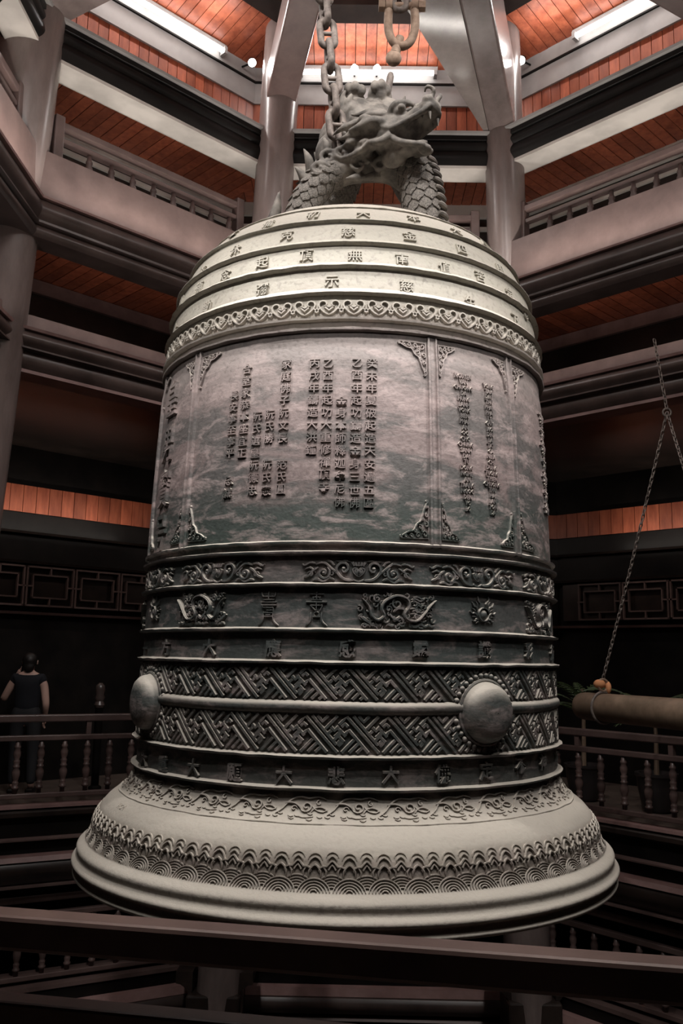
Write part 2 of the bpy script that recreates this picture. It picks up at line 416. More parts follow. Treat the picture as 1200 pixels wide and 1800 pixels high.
# boarded surfaces: every visible board is an object of its own
def boards(host_name, k, a0, z0, a1, z1, mat, wid=0.115, th=0.02, kind='structure', label=None):
    """planks across side k, running from (a0,z0) to (a1,z1) of the section"""
    n, t = side_frame(k)
    L0, L1 = a0 * T8, a1 * T8
    L = max(L0, L1); cnt = int(L * 2 / wid)
    dz = Vector((0, 0, 1)); d = Vector((a1 - a0, z1 - z0)); d.normalize(); nn = Vector((-d.y, d.x)) * th
    host = MB()
    ring_side(host, BASE, k, [(A(a0), z0), (A(a1), z1), (A(a1) + nn.x * 2.2, z1 + nn.y * 2.2), (A(a0) + nn.x * 2.2, z0 + nn.y * 2.2)])
    ho = host.build(host_name, M_BLACK); ho['kind'] = 'structure'
    def pt(a, u, z): p = OC + n * a + t * u; return (p.x, p.y, z)
    for i in range(cnt):
        u0 = -L + i * (2 * L / cnt) + 0.004; u1 = u0 + 2 * L / cnt - 0.008
        def clip(u):   # range of section parameter where |u| <= a*T8
            lo, hi = 0.0, 1.0
            if a0 * T8 < abs(u) and a1 != a0: lo = (abs(u) / T8 - a0) / (a1 - a0)
            if a1 * T8 < abs(u) and a1 != a0: hi = (abs(u) / T8 - a0) / (a1 - a0)
            return max(0, lo), min(1, hi)
        if abs(a1 - a0) < 1e-6 and max(abs(u0), abs(u1)) > L: continue
        c0, c1 = clip(u0), clip(u1)
        if c0[1] - c0[0] < 0.03 and c1[1] - c1[0] < 0.03: continue
        pr = random.uniform(-0.003, 0.003)
        pts = []
        for off in (-th * 0.7 - pr, th * 0.3):
            for (u, s) in ((u0, c0[0]), (u1, c1[0]), (u1, max(c1)), (u0, max(c0))):
                a = a0 + (a1 - a0) * s; z = z0 + (z1 - z0) * s
                pts.append(pt(a + nn.x / th * off, u, z + nn.y / th * off))
        MB().hexa(pts).build('plank', mat, ho)
VIS = (2, 3, 4)
for k in range(8):
    if k in VIS:
        boards('ceiling_roof_' + SIDE_NAMES[k], k, 1.6, 9.18, 3.76, 8.70, M_ORANGE, 0.12)
        boards('wall_lamp_frieze_' + SIDE_NAMES[k], k, 3.74, 8.24, 3.74, 7.52, M_ORANGE, 0.12)
        boards('ceiling_upper_gallery_' + SIDE_NAMES[k], k, 3.52, 7.25, 4.32, 7.25, M_ORANGE, 0.12)
        boards('ceiling_middle_gallery_' + SIDE_NAMES[k], k, 3.22, 5.36, 4.22, 5.36, M_ORANGE, 0.12)
        boards('wall_door_frieze_' + SIDE_NAMES[k], k, 6.47, 3.64, 6.47, 3.30, M_ORANGE, 0.17)
    else:
        for nm, a0, z0, a1, z1 in (('ceiling_roof', 3.76, 8.70, 1.6, 9.18), ('wall_lamp_frieze', 3.74, 8.24, 3.74, 7.52),
                                   ('ceiling_upper_gallery', 4.32, 7.25, 3.52, 7.25), ('ceiling_middle_gallery', 4.22, 5.36, 3.22, 5.36)):
            mb = MB(); th = 0.03 if a0 != a1 else 0
            ring_side(mb, BASE, k, [(A(a0), z0), (A(a1), z1), (A(a1) + (0.04 if a0 == a1 else 0), z1 + th), (A(a0) + (0.04 if a0 == a1 else 0), z0 + th)])
            tag(mb.build(nm + '_' + SIDE_NAMES[k], M_ORANGE), kind='structure')
# roof cap and ground floor ceiling
cap = MB(); p = octo(4.1); pz = [(x, y, 9.25) for x, y in p]
cap.add(pz + [(x, y, 9.4) for x, y in p], [tuple(range(8))[::-1], tuple(range(8, 16))] + [(i, (i + 1) % 8, 8 + (i + 1) % 8, 8 + i) for i in range(8)])
tag(cap.build('ceiling_crown', M_DARK), kind='structure')
for k in range(8):
    mb = MB(); ring_side(mb, BASE, k, sec((3.67, 4.10), (3.67, 4.16), (6.7, 4.20), (6.7, 4.14)))
    tag(mb.build('ceiling_ground_' + SIDE_NAMES[k], M_DARK), kind='structure')

# ------------------------------------------------------------------ pit edge polygon of the walkway level (measured, not quite regular)
def line_pts(p, q): return Vector(p), (Vector(q) - Vector(p)).normalized()
l_near = line_pts((-0.91, -3.794), (0.80, -4.085))
l_fr = line_pts((3.15, 2.486), (2.53, 3.176))
l_fl = line_pts((-2.61, 3.566), (-3.48, 3.106))
l_far = line_pts((1.0, 4.05), (-1.0, 4.05))
l_r = line_pts((3.95, -1.0), (3.95, 1.0)); l_l = line_pts((-4.75, 1.0), (-4.75, -1.0))
l_nr = line_pts((1.7, -3.95), (3.9, -1.8)); l_nl = line_pts((-4.7, -1.5), (-2.3, -3.6))
LN = [l_near, l_nr, l_r, l_fr, l_far, l_fl, l_l, l_nl]
PIT = [tuple(isect(*LN[i - 1], *LN[i])) for i in range(8)]      # corner i starts side i
# floor ring of the walkway
fl = MB(); outp = octo(6.6)
outp2 = [(OC.x + 7.4 * math.cos(R(-112.5 + 45 * k)), OC.y + 7.4 * math.sin(R(-112.5 + 45 * k))) for k in range(8)]
for i in range(8):
    j = (i + 1) % 8
    q = [PIT[i], PIT[j], outp2[j], outp2[i]]
    fl.hexa([(x, y, -0.08) for x, y in q] + [(x, y, 0.0) for x, y in q])
tag(fl.build('floor', M_FLOOR), kind='structure')
def ptrim(section, mat, sides=range(8), smooth=True): trim(section, mat, sides, PIT, smooth)
ptrim([(-0.05, 0.0), (-0.05, 0.03), (0.12, 0.03), (0.12, 0.0)], M_PINK, smooth=False)
ptrim([(-0.02, -0.01), (-0.05, -0.04), (-0.05, -0.08), (0.0, -0.11), (0.1, -0.11), (0.1, -0.01)], M_DARK)
ptrim([(-0.03, -0.29), (-0.06, -0.30), (-0.06, -0.315), (0.0, -0.33), (0.1, -0.33), (0.1, -0.29)], M_BROWN)
ptrim([(0.02, -0.11), (0.02, -0.45), (0.14, -0.45), (0.14, -0.11)], M_BLACK)
ptrim([(-0.12, -0.455), (-0.15, -0.50), (0.1, -0.50), (0.1, -0.45)], M_PINK)
ptrim([(-0.12, -0.50)] + roll(-0.13, -0.51, -0.08, -0.72, 6, 0.05) + [(0.1, -0.72), (0.1, -0.50)], M_DARK)
ptrim([(-0.07, -0.73), (-0.10, -0.74), (-0.10, -0.76), (0.1, -0.80), (0.1, -0.73)], M_BROWN)
# lower maintenance ring
ptrim([(-0.02, -1.77), (-0.02, -1.73), (0.5, -1.73), (0.5, -1.77)], M_BROWN)
ptrim([(0.0, -1.77), (0.0, -1.90), (0.2, -1.90), (0.2, -1.77)], M_BLACK)
ptrim([(-0.10, -1.90), (-0.12, -1.98), (0.2, -1.98), (0.2, -1.90)], M_PINK)
ptrim([(-0.12, -1.985)] + roll(-0.14, -1.99, -0.10, -2.16, 6, 0.05) + [(0.2, -2.16), (0.2, -1.985)], M_ROLL)
ptrim([(-0.10, -2.20), (-0.12, -2.22), (0.2, -2.26), (0.2, -2.20)], M_BROWN)
lf = MB(); q = octo(7.5)
lf.add([(x, y, -3.2) for x, y in q] + [(x, y, -3.3) for x, y in q], [tuple(range(8)), tuple(range(8, 16))[::-1]])
tag(lf.build('floor_pit', M_FLOOR), kind='structure')
lw = MB()
for k in range(8): ring_side(lw, BASE, k, sec((6.3, -3.2), (6.3, -0.1), (6.4, -0.1), (6.4, -3.2)))
tag(lw.build('wall_pit', M_BLACK), kind='structure')

# ------------------------------------------------------------------ pillars (they lean inwards), with bracketed heads
PILLAR_LABELS = {4: 'tall round glossy brown pillar left of the dragon, meeting a dark slanting beam', 3: 'tall round glossy brown pillar right of the dragon, under a shiny grey beam',
                 5: 'large round brown pillar along the left edge of the picture'}
def pillar(k, bot, top, rb=0.245, rt=0.215, label=None):
    z0, z1 = -3.2, 9.2
    t = thing('pillar', label or 'round brown lacquered pillar of the near side, outside the picture', 'pillar', (bot[0], bot[1], z0))
    b = Vector((bot[0], bot[1], z0)); d = Vector((top[0], top[1], z1)) - b
    pts = [b + d * s for s in np.linspace(0, 1, 14)]
    o = MB().tube([p - b for p in pts], [rb + (rt - rb) * s for s in np.linspace(0, 1, 14)], 32).build('shaft', M_PILLAR, t, smooth=True)
    return t, b, d
PIL = {}
for k in range(8):
    a = R(-67.5 + 45 * k)     # corner k of the octagon
    def at(rc, z): return None
    z0, z1 = -3.2, 9.2
    bot = (OC.x + 3.98 * math.cos(a), OC.y + 3.98 * math.sin(a)); top = (OC.x + 3.36 * math.cos(a), OC.y + 3.36 * math.sin(a))
    if k == 4: bot = (-1.30, 3.62); top = (-0.86, 3.20)
    if k == 3: bot = (1.93, 3.62); top = (1.66, 3.20)
    if k == 5: bot = (-3.74, 1.62); top = (-2.97, 1.33)
    if k == 7: bot = (-2.10, -3.75); top = (-1.95, -3.35)
    if k == 0: bot = (2.40, -3.70); top = (2.30, -3.30)
    lab = {4: PILLAR_LABELS[4], 3: PILLAR_LABELS[3], 5: PILLAR_LABELS[5]}.get(k)
    t, b, d = pillar(k, bot, top, *((0.31, 0.28) if k == 5 else (0.245, 0.215)), label=lab)
    if not lab: t['group'] = 'pillars outside the picture'
    PIL[k] = (b, d)
    if k in (3, 4):
        MB().box((-0.27, -0.27, 0), (0.27, 0.27, 1.40)).build('post_base', M_DARK, t, bevel=0.02)
        for s in (-1, 1):
            bb = MB(); pr = [(0.22, 1.25)] + [(0.22 + 0.17 * (1 - math.cos(q_)), 1.25 + 0.24 * math.sin(q_)) for q_ in np.linspace(0.1, math.pi / 2, 6)] + [(0.39, 1.60), (0.22, 1.60)]
            m_ = len(pr); vs = [(s * x_, -0.19, z_) for x_, z_ in pr] + [(s * x_, 0.16, z_) for x_, z_ in pr]
            bb.add(vs, [tuple(range(m_))[::s], tuple(range(m_, 2 * m_))[::-s]] + [(i_, (i_ + 1) % m_, m_ + (i_ + 1) % m_, m_ + i_)[::-s] for i_ in range(m_)])
            bb.build('bracket', M_DARK, t)
def pil_at(k, z):
    b, d = PIL[k]; return b + d * ((z + 3.2) / 12.4)

# gallery consoles either side of each visible pillar (dark board blocks behind the pillar)
# ------------------------------------------------------------------ radial tie beams from the pillars to the hub over the bell
HUB = Vector((0.28, 0.05, 0))
RB = {4: 7.86, 3: 7.52, 5: 7.50, 2: 7.5, 6: 7.7, 7: 7.7, 0: 7.7, 1: 7.7}
RBL = {4: 'dark brown tie beam slanting up from the pillar left of the dragon', 3: 'shiny grey-brown tie beam slanting up from the pillar right of the dragon', 5: 'grey tie beam end at the head of the left edge pillar'}
for k in range(8):
    z = RB[k]; P = pil_at(k, z); P.z = 0
    q = Vector((HUB.x + {4: -0.34, 3: 0.36}.get(k, 0), HUB.y, 0)) - P; q.z = 0; dd = q.normalized(); s = Vector((-dd.y, dd.x, 0))
    st = P + dd * 0.12; en = P + dd * (q.length - 0.62)
    h, wd = (0.85, 0.15) if k == 3 else (0.42, 0.17)
    lift = 0.55
    pts = []
    for zz in (0, h):
        for (p_, zz0, sg) in ((st, z, -1), (st, z, 1), (en, z + lift, 1), (en, z + lift, -1)):
            v = p_ + s * (wd * sg); pts.append((v.x, v.y, zz0 + zz))
    t = thing('tie_beam', RBL.get(k, 'tie beam running to the hub outside the picture'), 'beam', (st.x, st.y, z))
    if k not in RBL: t['group'] = 'tie beams outside the picture'
    mb = MB(); mb.hexa([Vector(p) - Vector((st.x, st.y, z)) for p in pts]); mb.build('beam_body', M_PILLAR if k in (3, 5) else M_BROWN, t, bevel=0.025)
    if k == 3:
        o_ = Vector((st.x, st.y, z)); mb = MB(); pp = []
        for zz in (0.01, 0.06):
            for p_, a_, b_, zl in ((st, 0.15, 0.19, z), (en, 0.15, 0.90, z + lift)):
                va, vb = p_ - s * a_, p_ - s * b_
                pp += [(va.x, va.y, zl + zz), (vb.x, vb.y, zl + zz)]
        q_ = [pp[0], pp[1], pp[3], pp[2], pp[4], pp[5], pp[7], pp[6]]
        mb.hexa([Vector(v) - o_ for v in q_]); mb.build('side_board', M_GLOSS, t)['label'] = 'glossy flared board beside the beam'
hb = MB(); hb.lathe([(0.30, 8.22), (0.42, 8.30), (0.42, 8.75), (0.30, 8.85)], 8, (HUB.x, HUB.y, 0.0))
tag(hb.build('hub_block', M_DARK), 'octagonal dark wooden hub where the tie beams meet above the bell', 'beam')

# ------------------------------------------------------------------ lamps
TL = {2: 'lit fluorescent tube lamp on the grey beam at upper right', 3: 'lit fluorescent tube lamp on the grey beam behind the dragon', 4: 'lit fluorescent tube lamp on the grey beam at upper left'}
for k in range(8):
    n, t = side_frame(k)
    c = OC + n * 3.62
    th_ = thing('tube_lamp', TL.get(k, 'lit fluorescent tube lamp above the near side, outside the picture'), 'lamp', (c.x, c.y, 8.60), R(45 + 45 * k))
    if k not in TL: th_['group'] = 'tube lamps outside the picture'
    x0, x1 = {4: (-0.98, 0.95), 2: (-1.30, 0.52), 3: (-0.64, 0.95)}.get(k, (-0.85, 0.75))
    MB().tube([(x0, 0, 0), (x1, 0, 0)], 0.030, 12).build('tube', M_TUBE, th_, smooth=True)
    MB().box((x0 - 0.05, -0.075, 0.03), (x1 + 0.05, 0.0, 0.09)).build('batten', M_GREY, th_)
    MB().box((x0 - 0.04, -0.06, -0.035), (x0, 0.03, 0.05)).build('end_cap', M_GREY, th_); MB().box((x1, -0.06, -0.035), (x1 + 0.04, 0.03, 0.05)).build('end_cap', M_GREY, th_)
slab = {(4, 0): 'small bright spot lamp at the right end of the upper left tube lamp', (2, 0): 'small bright spot lamp at the left end of the upper right tube lamp',
        (3, 0): 'small bright spot lamp glaring just above the dragon', (3, 1): 'small bright spot lamp left of the one above the dragon'}
seen = {}
for k, u, a, z, tz, pw, ang in SPOTS:
    n, t = side_frame(k)
    c = OC + n * a + t * u
    i = seen.get(k, 0); seen[k] = i + 1
    lab = slab.get((k, i), 'spot lamp of the near side, outside the picture')
    th_ = thing('spot_lamp', lab, 'lamp', (c.x, c.y, z))
    if (k, i) not in slab: th_['group'] = 'spot lamps outside the picture'
    tgt = Vector((0, 0, tz)); d = (tgt - Vector((c.x, c.y, z))).normalized()
    q = d.to_track_quat('Z', 'Y').to_matrix()
    body = MB(); body.lathe([(0.02, -0.12), (0.035, -0.10), (0.05, -0.02), (0.055, 0.0)], 14)
    body.v = [tuple(q @ Vector(v)) for v in body.v]; body.build('lamp_housing', M_BLACK, th_, smooth=True)
    ln = MB(); ln.lathe([(0.048, 0.0), (0.03, 0.012)], 14); ln.v = [tuple(q @ Vector(v)) for v in ln.v]; ln.build('lens', M_LENS, th_)
    br = MB(); br.tube([(0, 0, 0.0), tuple(Vector((n.x, n.y, 0)) * (0.19 if z > 8 else 0.08) + Vector((0, 0, 0.04)))], 0.012, 8); br.build('bracket', M_BLACK, th_)
    spot_light('spot_beam', Vector((c.x, c.y, z)) + d * 0.05, tgt, pw, ang, WHITE, 0.05)

# ------------------------------------------------------------------ railings
BAL_PROF = [(0.020, 0.0), (0.020, 0.05), (0.030, 0.055), (0.030, 0.075), (0.021, 0.085), (0.026, 0.12), (0.026, 0.13), (0.019, 0.14), (0.024, 0.16), (0.033, 0.21), (0.033, 0.25),
            (0.022, 0.29), (0.029, 0.30), (0.029, 0.315), (0.021, 0.325), (0.027, 0.36), (0.027, 0.375), (0.019, 0.39), (0.030, 0.43), (0.031, 0.47), (0.021, 0.51), (0.027, 0.52), (0.027, 0.54), (0.019, 0.555), (0.019, 0.60)]
_bal = {}
def baluster_mesh(h, seg=10):
    if (h, seg) not in _bal:
        mb = MB(); mb.lathe([(r * 1.25, z * h / 0.60) for r, z in BAL_PROF], seg)
        me = bpy.data.meshes.new('baluster'); me.from_pydata(mb.v, [], mb.f); me.materials.append(M_BROWN)
        me.polygons.foreach_set('use_smooth', [True] * len(me.polygons)); _bal[(h, seg)] = me
    return _bal[(h, seg)]
def railing(p, q, z, label, top=0.90, mid=0.69, base=0.06, step=0.25, posts=(0, 1), mat=None, thick=0.075, phase=0.5, blocks=True, group=None, midh=0.055):
    mat = mat or M_BROWN
    p = Vector((*p, z)); q = Vector((*q, z)); L = (q - p).length; ang = math.atan2(q.y - p.y, q.x - p.x)
    t = thing('railing', label, 'railing', tuple(p), ang, group)
    hw = 0.045
    MB().box((0, -hw, top - thick), (L, hw, top)).build('handrail', mat, t, bevel=0.012)
    MB().box((0, -hw * 0.8, mid - midh), (L, hw * 0.8, mid)).build('mid_rail', mat, t, bevel=0.008)
    MB().box((0, -hw * 0.8, base), (L, hw * 0.8, base + 0.05)).build('bottom_rail', mat, t, bevel=0.008)
    me = baluster_mesh(round(mid - midh - base - 0.05, 3))
    n = int(L / step)
    for i in range(n):
        o = bpy.data.objects.new('baluster', me); COL.objects.link(o); o.parent = t; o.location = ((i + phase) * step, 0, base + 0.05)
    if blocks:
        me2 = None
        for i in range(0, n, 4):
            if me2 is None:
                b = MB().box((-0.025, -0.03, 0), (0.025, 0.03, top - thick - mid)).build('spacer_block', mat, t); me2 = b.data
            else:
                b = bpy.data.objects.new('spacer_block', me2); COL.objects.link(b); b.parent = t
            b.location = ((i + phase) * step, 0, mid)
    for s in posts:
        MB().box((s * L - 0.05, -0.055, 0), (s * L + 0.05, 0.055, top + 0.05)).build('post', mat, t, bevel=0.012)
    return t
def edge(i, ins=0.05, trimend=0.12):
    a, b = Vector(PIT[i]), Vector(PIT[(i + 1) % 8]); t = (b - a).normalized(); n = Vector((t.y, -t.x))
    return tuple(a + n * ins + t * trimend), tuple(b + n * ins - t * trimend)
railing(*edge(5), 0.03, 'railing across the pit at left, in front of the standing person', mid=0.69, step=0.236)
railing(*edge(3), 0.03, 'railing across the pit at right, under the hanging striker log', top=0.86, mid=0.68, step=0.262)
railing(*edge(4), 0.03, 'railing on the far side of the pit, hidden behind the bell')
a_, b_ = edge(0, 0.02)
# nearest railing: heavy handrail right in front of the viewer
pn, tn = l_near
ps = pn - tn * 1.6; pe = pn + tn * 3.4
railing(tuple(ps), tuple(pe), 0.0, 'long dark handrail crossing the bottom of the picture, nearest the viewer', top=0.93, mid=0.725, step=0.25, mat=M_BROWN, thick=0.085, posts=(0, 1), midh=0.06, blocks=False)
railing(*edge(6), 0.03, 'railing at the left side of the pit, outside the picture')
railing(*edge(2), 0.03, 'railing at the right side of the pit, outside the picture')
# railings of the upper gallery
LG = {2: 'upper gallery railing at right, above the broad brown fascia', 3: 'upper gallery railing on the far side, behind the dragon', 4: 'upper gallery railing at left, above the broad brown fascia',
      1: 'upper gallery railing at the right side, outside the picture', 5: 'upper gallery railing beyond the left edge pillar'}
for k in (1, 2, 3, 4, 5):
    n, t = side_frame(k); a = 3.36; hl = a * T8 - 0.30
    p = OC + n * a - t * hl; q = OC + n * a + t * hl
    railing(tuple(p), tuple(q), 5.66, LG[k], top=0.95, mid=0.79, base=0.05, step=0.245, mat=M_BROWN, thick=0.07, blocks=False, midh=0.05)
# lower ring railings
LL = {5: 'lower level railing at bottom left, under the near handrail', 3: 'lower level railing at bottom right, under the near handrail', 4: 'lower level railing on the far side of the pit'}
for i in (3, 4, 5):
    p, q = edge(i, 0.1)
    if i == 4: continue
    railing(p, q, -1.73, LL[i], top=0.86, mid=0.68, base=0.04, step=0.25, mat=M_BROWN, blocks=False)
# ------------------------------------------------------------------ lattice frieze over the doors of the ground floor
def lattice(k, label):
    n, t = side_frame(k); a = 6.40
    L = 2 * a * T8 - 0.16; c = OC + n * a
    T = thing('lattice_frieze', label, 'lattice', (c.x, c.y, 2.13), R(45 + 45 * k))
    cell = 0.66; cnt = int(L / cell); H = 0.50
    proto = None
    for i in range(cnt):
        x = -cnt * cell / 2 + i * cell
        if proto is None:
            mb = MB(); b = 0.022
            def bar(x0, z0, x1, z1, y0=-0.012): mb.box((min(x0, x1), y0, min(z0, z1)), (max(x0, x1), 0.03, max(z0, z1)))
            bar(0.01, 0, cell - 0.01, b); bar(0.01, H - b, cell - 0.01, H); bar(0.01, 0, 0.01 + b, H); bar(cell - 0.01 - b, 0, cell - 0.01, H)
            bar(0.09, 0.10, cell - 0.09, 0.10 + b * .8); bar(0.09, H - 0.10 - b * .8, cell - 0.09, H - 0.10); bar(0.09, 0.10, 0.09 + b * .8, H - 0.10); bar(cell - 0.09 - b * .8, 0.10, cell - 0.09, H - 0.10)
            bar(cell / 2 - .01, 0, cell / 2 + .01, 0.10); bar(cell / 2 - .01, H - 0.10, cell / 2 + .01, H); bar(0, H / 2 - .01, 0.09, H / 2 + .01); bar(cell - 0.09, H / 2 - .01, cell, H / 2 + .01)
            proto = mb.build('lattice_panel', M_BROWN, T); proto.location = (x, 0, 0)
        else: copy_ob(proto, T, (x, 0, 0))
    MB().box((-L / 2, -0.06, 0.0), (L / 2, -0.03, H)).build('backing_board', M_DARK, T)
lattice(4, 'dark carved lattice frieze over the doors at left'); lattice(2, 'dark carved lattice frieze over the doors at right'); lattice(3, 'dark carved lattice frieze over the far doors, behind the bell')
# ------------------------------------------------------------------ THE BELL
def _sup(n=44):
    r0_, h0, H, a, b = .9393, 1.262, .8613, 2.845, 3.70
    x = 1 - (1 - np.linspace(0, 1, n)) ** 2
    return [(r0_ * max(0, (1 - t ** a)) ** (1 / b), h0 + H * t) for t in x]
PRO = _sup()[::-1] + [(.950, 1.20), (.962, .95), (.972, .7), (.980, .45), (.982, .39), (.983, .27), (.985, .09), (.986, -.03), (.990, -.25), (.992, -.38), (.992, -.50),
    (.998, -.535), (1.015, -.57), (1.043, -.60), (1.075, -.622), (1.11, -.648), (1.138, -.68), (1.155, -.715), (1.165, -.75), (1.173, -.785), (1.186, -.812), (1.203, -.823), (1.222, -.834), (1.236, -.846),
    (1.234, -.860), (1.226, -.874), (1.232, -.886), (1.248, -.893), (1.256, -.905), (1.254, -.915), (1.236, -.920), (1.216, -.930), (1.220, -.942), (1.246, -.947), (1.250, -.955), (1.236, -.966)]
PRO = np.array([(1.4 * r, 1.6 + 1.4 * h) for r, h in PRO])
# resample finely, keep arclength
def _resample(P, step=0.012):
    d = np.r_[0, np.cumsum(np.hypot(*np.diff(P, axis=0).T))]
    n = int(d[-1] / step); s = np.linspace(0, d[-1], n)
    return np.c_[np.interp(s, d, P[:, 0]), np.interp(s, d, P[:, 1])], s
PS, SS = _resample(PRO)
for _ in range(2):
    PS[1:-1] = PS[1:-1] * 0.5 + 0.25 * (PS[:-2] + PS[2:])
SS = np.r_[0, np.cumsum(np.hypot(*np.diff(PS, axis=0).T))]
TN = np.gradient(PS, axis=0); TN /= np.linalg.norm(TN, axis=1)[:, None]
NRM = np.c_[-TN[:, 1], TN[:, 0]]     # outward normal (r, z)
ZK = PS[:, 1]
def s_of_z(z): return np.interp(-np.asarray(z, float), -ZK, SS)
def surf(th, s, n):
    """theta (rad), arclength s from the apex, offset n along the normal -> xyz"""
    r = np.interp(s, SS, PS[:, 0]); z = np.interp(s, SS, PS[:, 1]); nr = np.interp(s, SS, NRM[:, 0]); nz = np.interp(s, SS, NRM[:, 1])
    rr = r + n * nr; zz = z + n * nz
    return np.stack([rr * np.sin(th), -rr * np.cos(th), zz], -1)

BELL = thing('temple_bell', 'huge weathered bronze temple bell hanging in the middle of the pit', 'bell', (0, 0, 0))

def lathe_np(name, RZ, seg, mat, parent, wob=None, th0=0.0):
    a = np.linspace(0, 2 * np.pi, seg, endpoint=False) + th0
    m = len(RZ); V = np.zeros((m, seg, 3))
    for j, (r, z) in enumerate(RZ):
        dr = wob[0](a, j) if wob else 0; dz = wob[1](a, j) if wob else 0
        V[j, :, 0] = (r + dr) * np.sin(a); V[j, :, 1] = -(r + dr) * np.cos(a); V[j, :, 2] = z + dz
    i = np.arange(seg); i2 = (i + 1) % seg
    F = []
    for j in range(m - 1): F += np.c_[j * seg + i, (j + 1) * seg + i, (j + 1) * seg + i2, j * seg + i2].tolist()
    return np_mesh(name, V.reshape(-1, 3), F, mat, parent, sharp=50)

# shell: outside profile, then the inside back up to the crown
inner = [(1.70, 0.262), (1.60, 0.45), (1.45, 0.62), (1.30, 0.80), (1.24, 1.4), (1.22, 2.4), (1.17, 3.4), (1.0, 4.1), (0.6, 4.4), (0.02, 4.45)]
body_rz = [(max(r, 0.004), z) for r, z in PS[::1]] + inner
lathe_np('bell_body', body_rz, 240, M_BELL, BELL)

def ring_moulding(z, h, wtop, wbot, crest=0.010, seg=300, name='ring_moulding', rough=0.0016, part_label=None):
    s = float(s_of_z(z))
    cs = [(s - wtop, -0.004), (s - wtop * 0.35, h * 0.72), (s - crest * 0.5, h), (s + crest * 0.5, h * 0.93), (s + wbot * 0.7, h * 0.25), (s + wbot, -0.004)]
    a = np.linspace(0, 2 * np.pi, seg, endpoint=False)
    ph = rng.uniform(0, 6.28, 8); am = rng.uniform(0.2, 1, 8); fr = rng.integers(3, 60, 8)
    wz = sum(am[i] * np.sin(fr[i] * a + ph[i]) for i in range(8)) * rough * 0.55
    wn = sum(am[-i] * np.sin(fr[-i] * a + ph[i]) for i in range(8)) * rough * 0.4 + rng.normal(0, rough * 0.35, seg)
    V = np.stack([surf(a, np.full(seg, ss) + wz * (0.2 if nn < 0 else 1), nn + (wn if nn > 0 else 0)) for ss, nn in cs])
    i = np.arange(seg); i2 = (i + 1) % seg; F = []
    for j in range(len(cs) - 1): F += np.c_[j * seg + i, (j + 1) * seg + i, (j + 1) * seg + i2, j * seg + i2].tolist()
    o = np_mesh(name, V.reshape(-1, 3), F, M_BELL, BELL, sharp=60)
    if part_label: o['label'] = part_label
    return o
for z, h in ((4.347, 0.012), (4.19, 0.030), (4.012, 0.036), (3.849, 0.040), (3.675, 0.042)): ring_moulding(z, h * 0.85, 0.045, 0.006, 0.004)
for z in (3.518, 3.455): ring_moulding(z, 0.034, 0.020, 0.010)
ring_moulding(2.206, 0.028, 0.018, 0.012)
for z in (2.152, 1.977, 1.730, 1.556, 1.066, 0.900): ring_moulding(z, 0.036, 0.018, 0.014)
ring_moulding(0.742, 0.006, 0.012, 0.006, 0.003)

# the thick rod between the striking bosses
def rod(z, rad):
    s = float(s_of_z(z)); seg = 300; a = np.linspace(0, 2 * np.pi, seg, endpoint=False); V = []
    for k in range(9):
        b = math.pi * k / 8; V.append(surf(a, np.full(seg, s - math.cos(b) * rad) + 0.002 * np.sin(9 * a), math.sin(b) * rad * 0.95 - 0.004))
    V = np.stack(V); i = np.arange(seg); i2 = (i + 1) % seg; F = []
    for j in range(8): F += np.c_[j * seg + i, (j + 1) * seg + i, (j + 1) * seg + i2, j * seg + i2].tolist()
    return np_mesh('rod_moulding', V.reshape(-1, 3), F, M_BELL, BELL)
rod(1.322, 0.036)

# ---- relief strokes laid on the bell surface
def stroke_geo(polys, th0, z0, w=0.010, h=0.010, seg_h=0.0, taper=True):
    """polys: list of (points, w, h) or points in local metres (u right, v up)."""
    Vs = []; Fs = []; off = 0
    s0 = float(s_of_z(z0)); r0_ = float(np.interp(s0, SS, PS[:, 0]))
    for it in polys:
        if isinstance(it, tuple) and len(it) == 3 and not np.isscalar(it[0]): pts, ww, hh = it
        else: pts, ww, hh = it, w, h
        P = np.array(pts, float); n = len(P)
        if n < 2: continue
        ww = np.full(n, ww) if np.isscalar(ww) else np.array(ww); hh = np.full(n, hh) if np.isscalar(hh) else np.array(hh)
        if taper and n > 5:
            tp = np.ones(n); tp[0] = tp[-1] = 0.45; tp[1] = tp[-2] = 0.85; ww = ww * tp; hh = hh * (0.5 + 0.5 * tp)
        T = np.gradient(P, axis=0); T /= np.linalg.norm(T, axis=1)[:, None] + 1e-9
        Q = np.c_[-T[:, 1], T[:, 0]]
        rows = []
        for k, nn in ((-0.5, -0.003), (-0.30, None), (0.30, None), (0.5, -0.003)):
            uv = P + Q * (k * ww)[:, None]
            ht = hh if nn is None else np.full(n, nn)
            rows.append(surf(R(th0) + uv[:, 0] / r0_, s0 - uv[:, 1], ht))
        V = np.stack(rows, 1).reshape(-1, 3)     # n*4
        F = []
        for i in range(n - 1):
            a = off + i * 4; b = a + 4
            F += [(a, b, b + 1, a + 1), (a + 1, b + 1, b + 2, a + 2), (a + 2, b + 2, b + 3, a + 3)]
        F += [(off, off + 1, off + 2, off + 3), (off + (n - 1) * 4 + 3, off + (n - 1) * 4 + 2, off + (n - 1) * 4 + 1, off + (n - 1) * 4)]
        Vs.append(V); Fs += F; off += len(V)
    return Vs, Fs, off
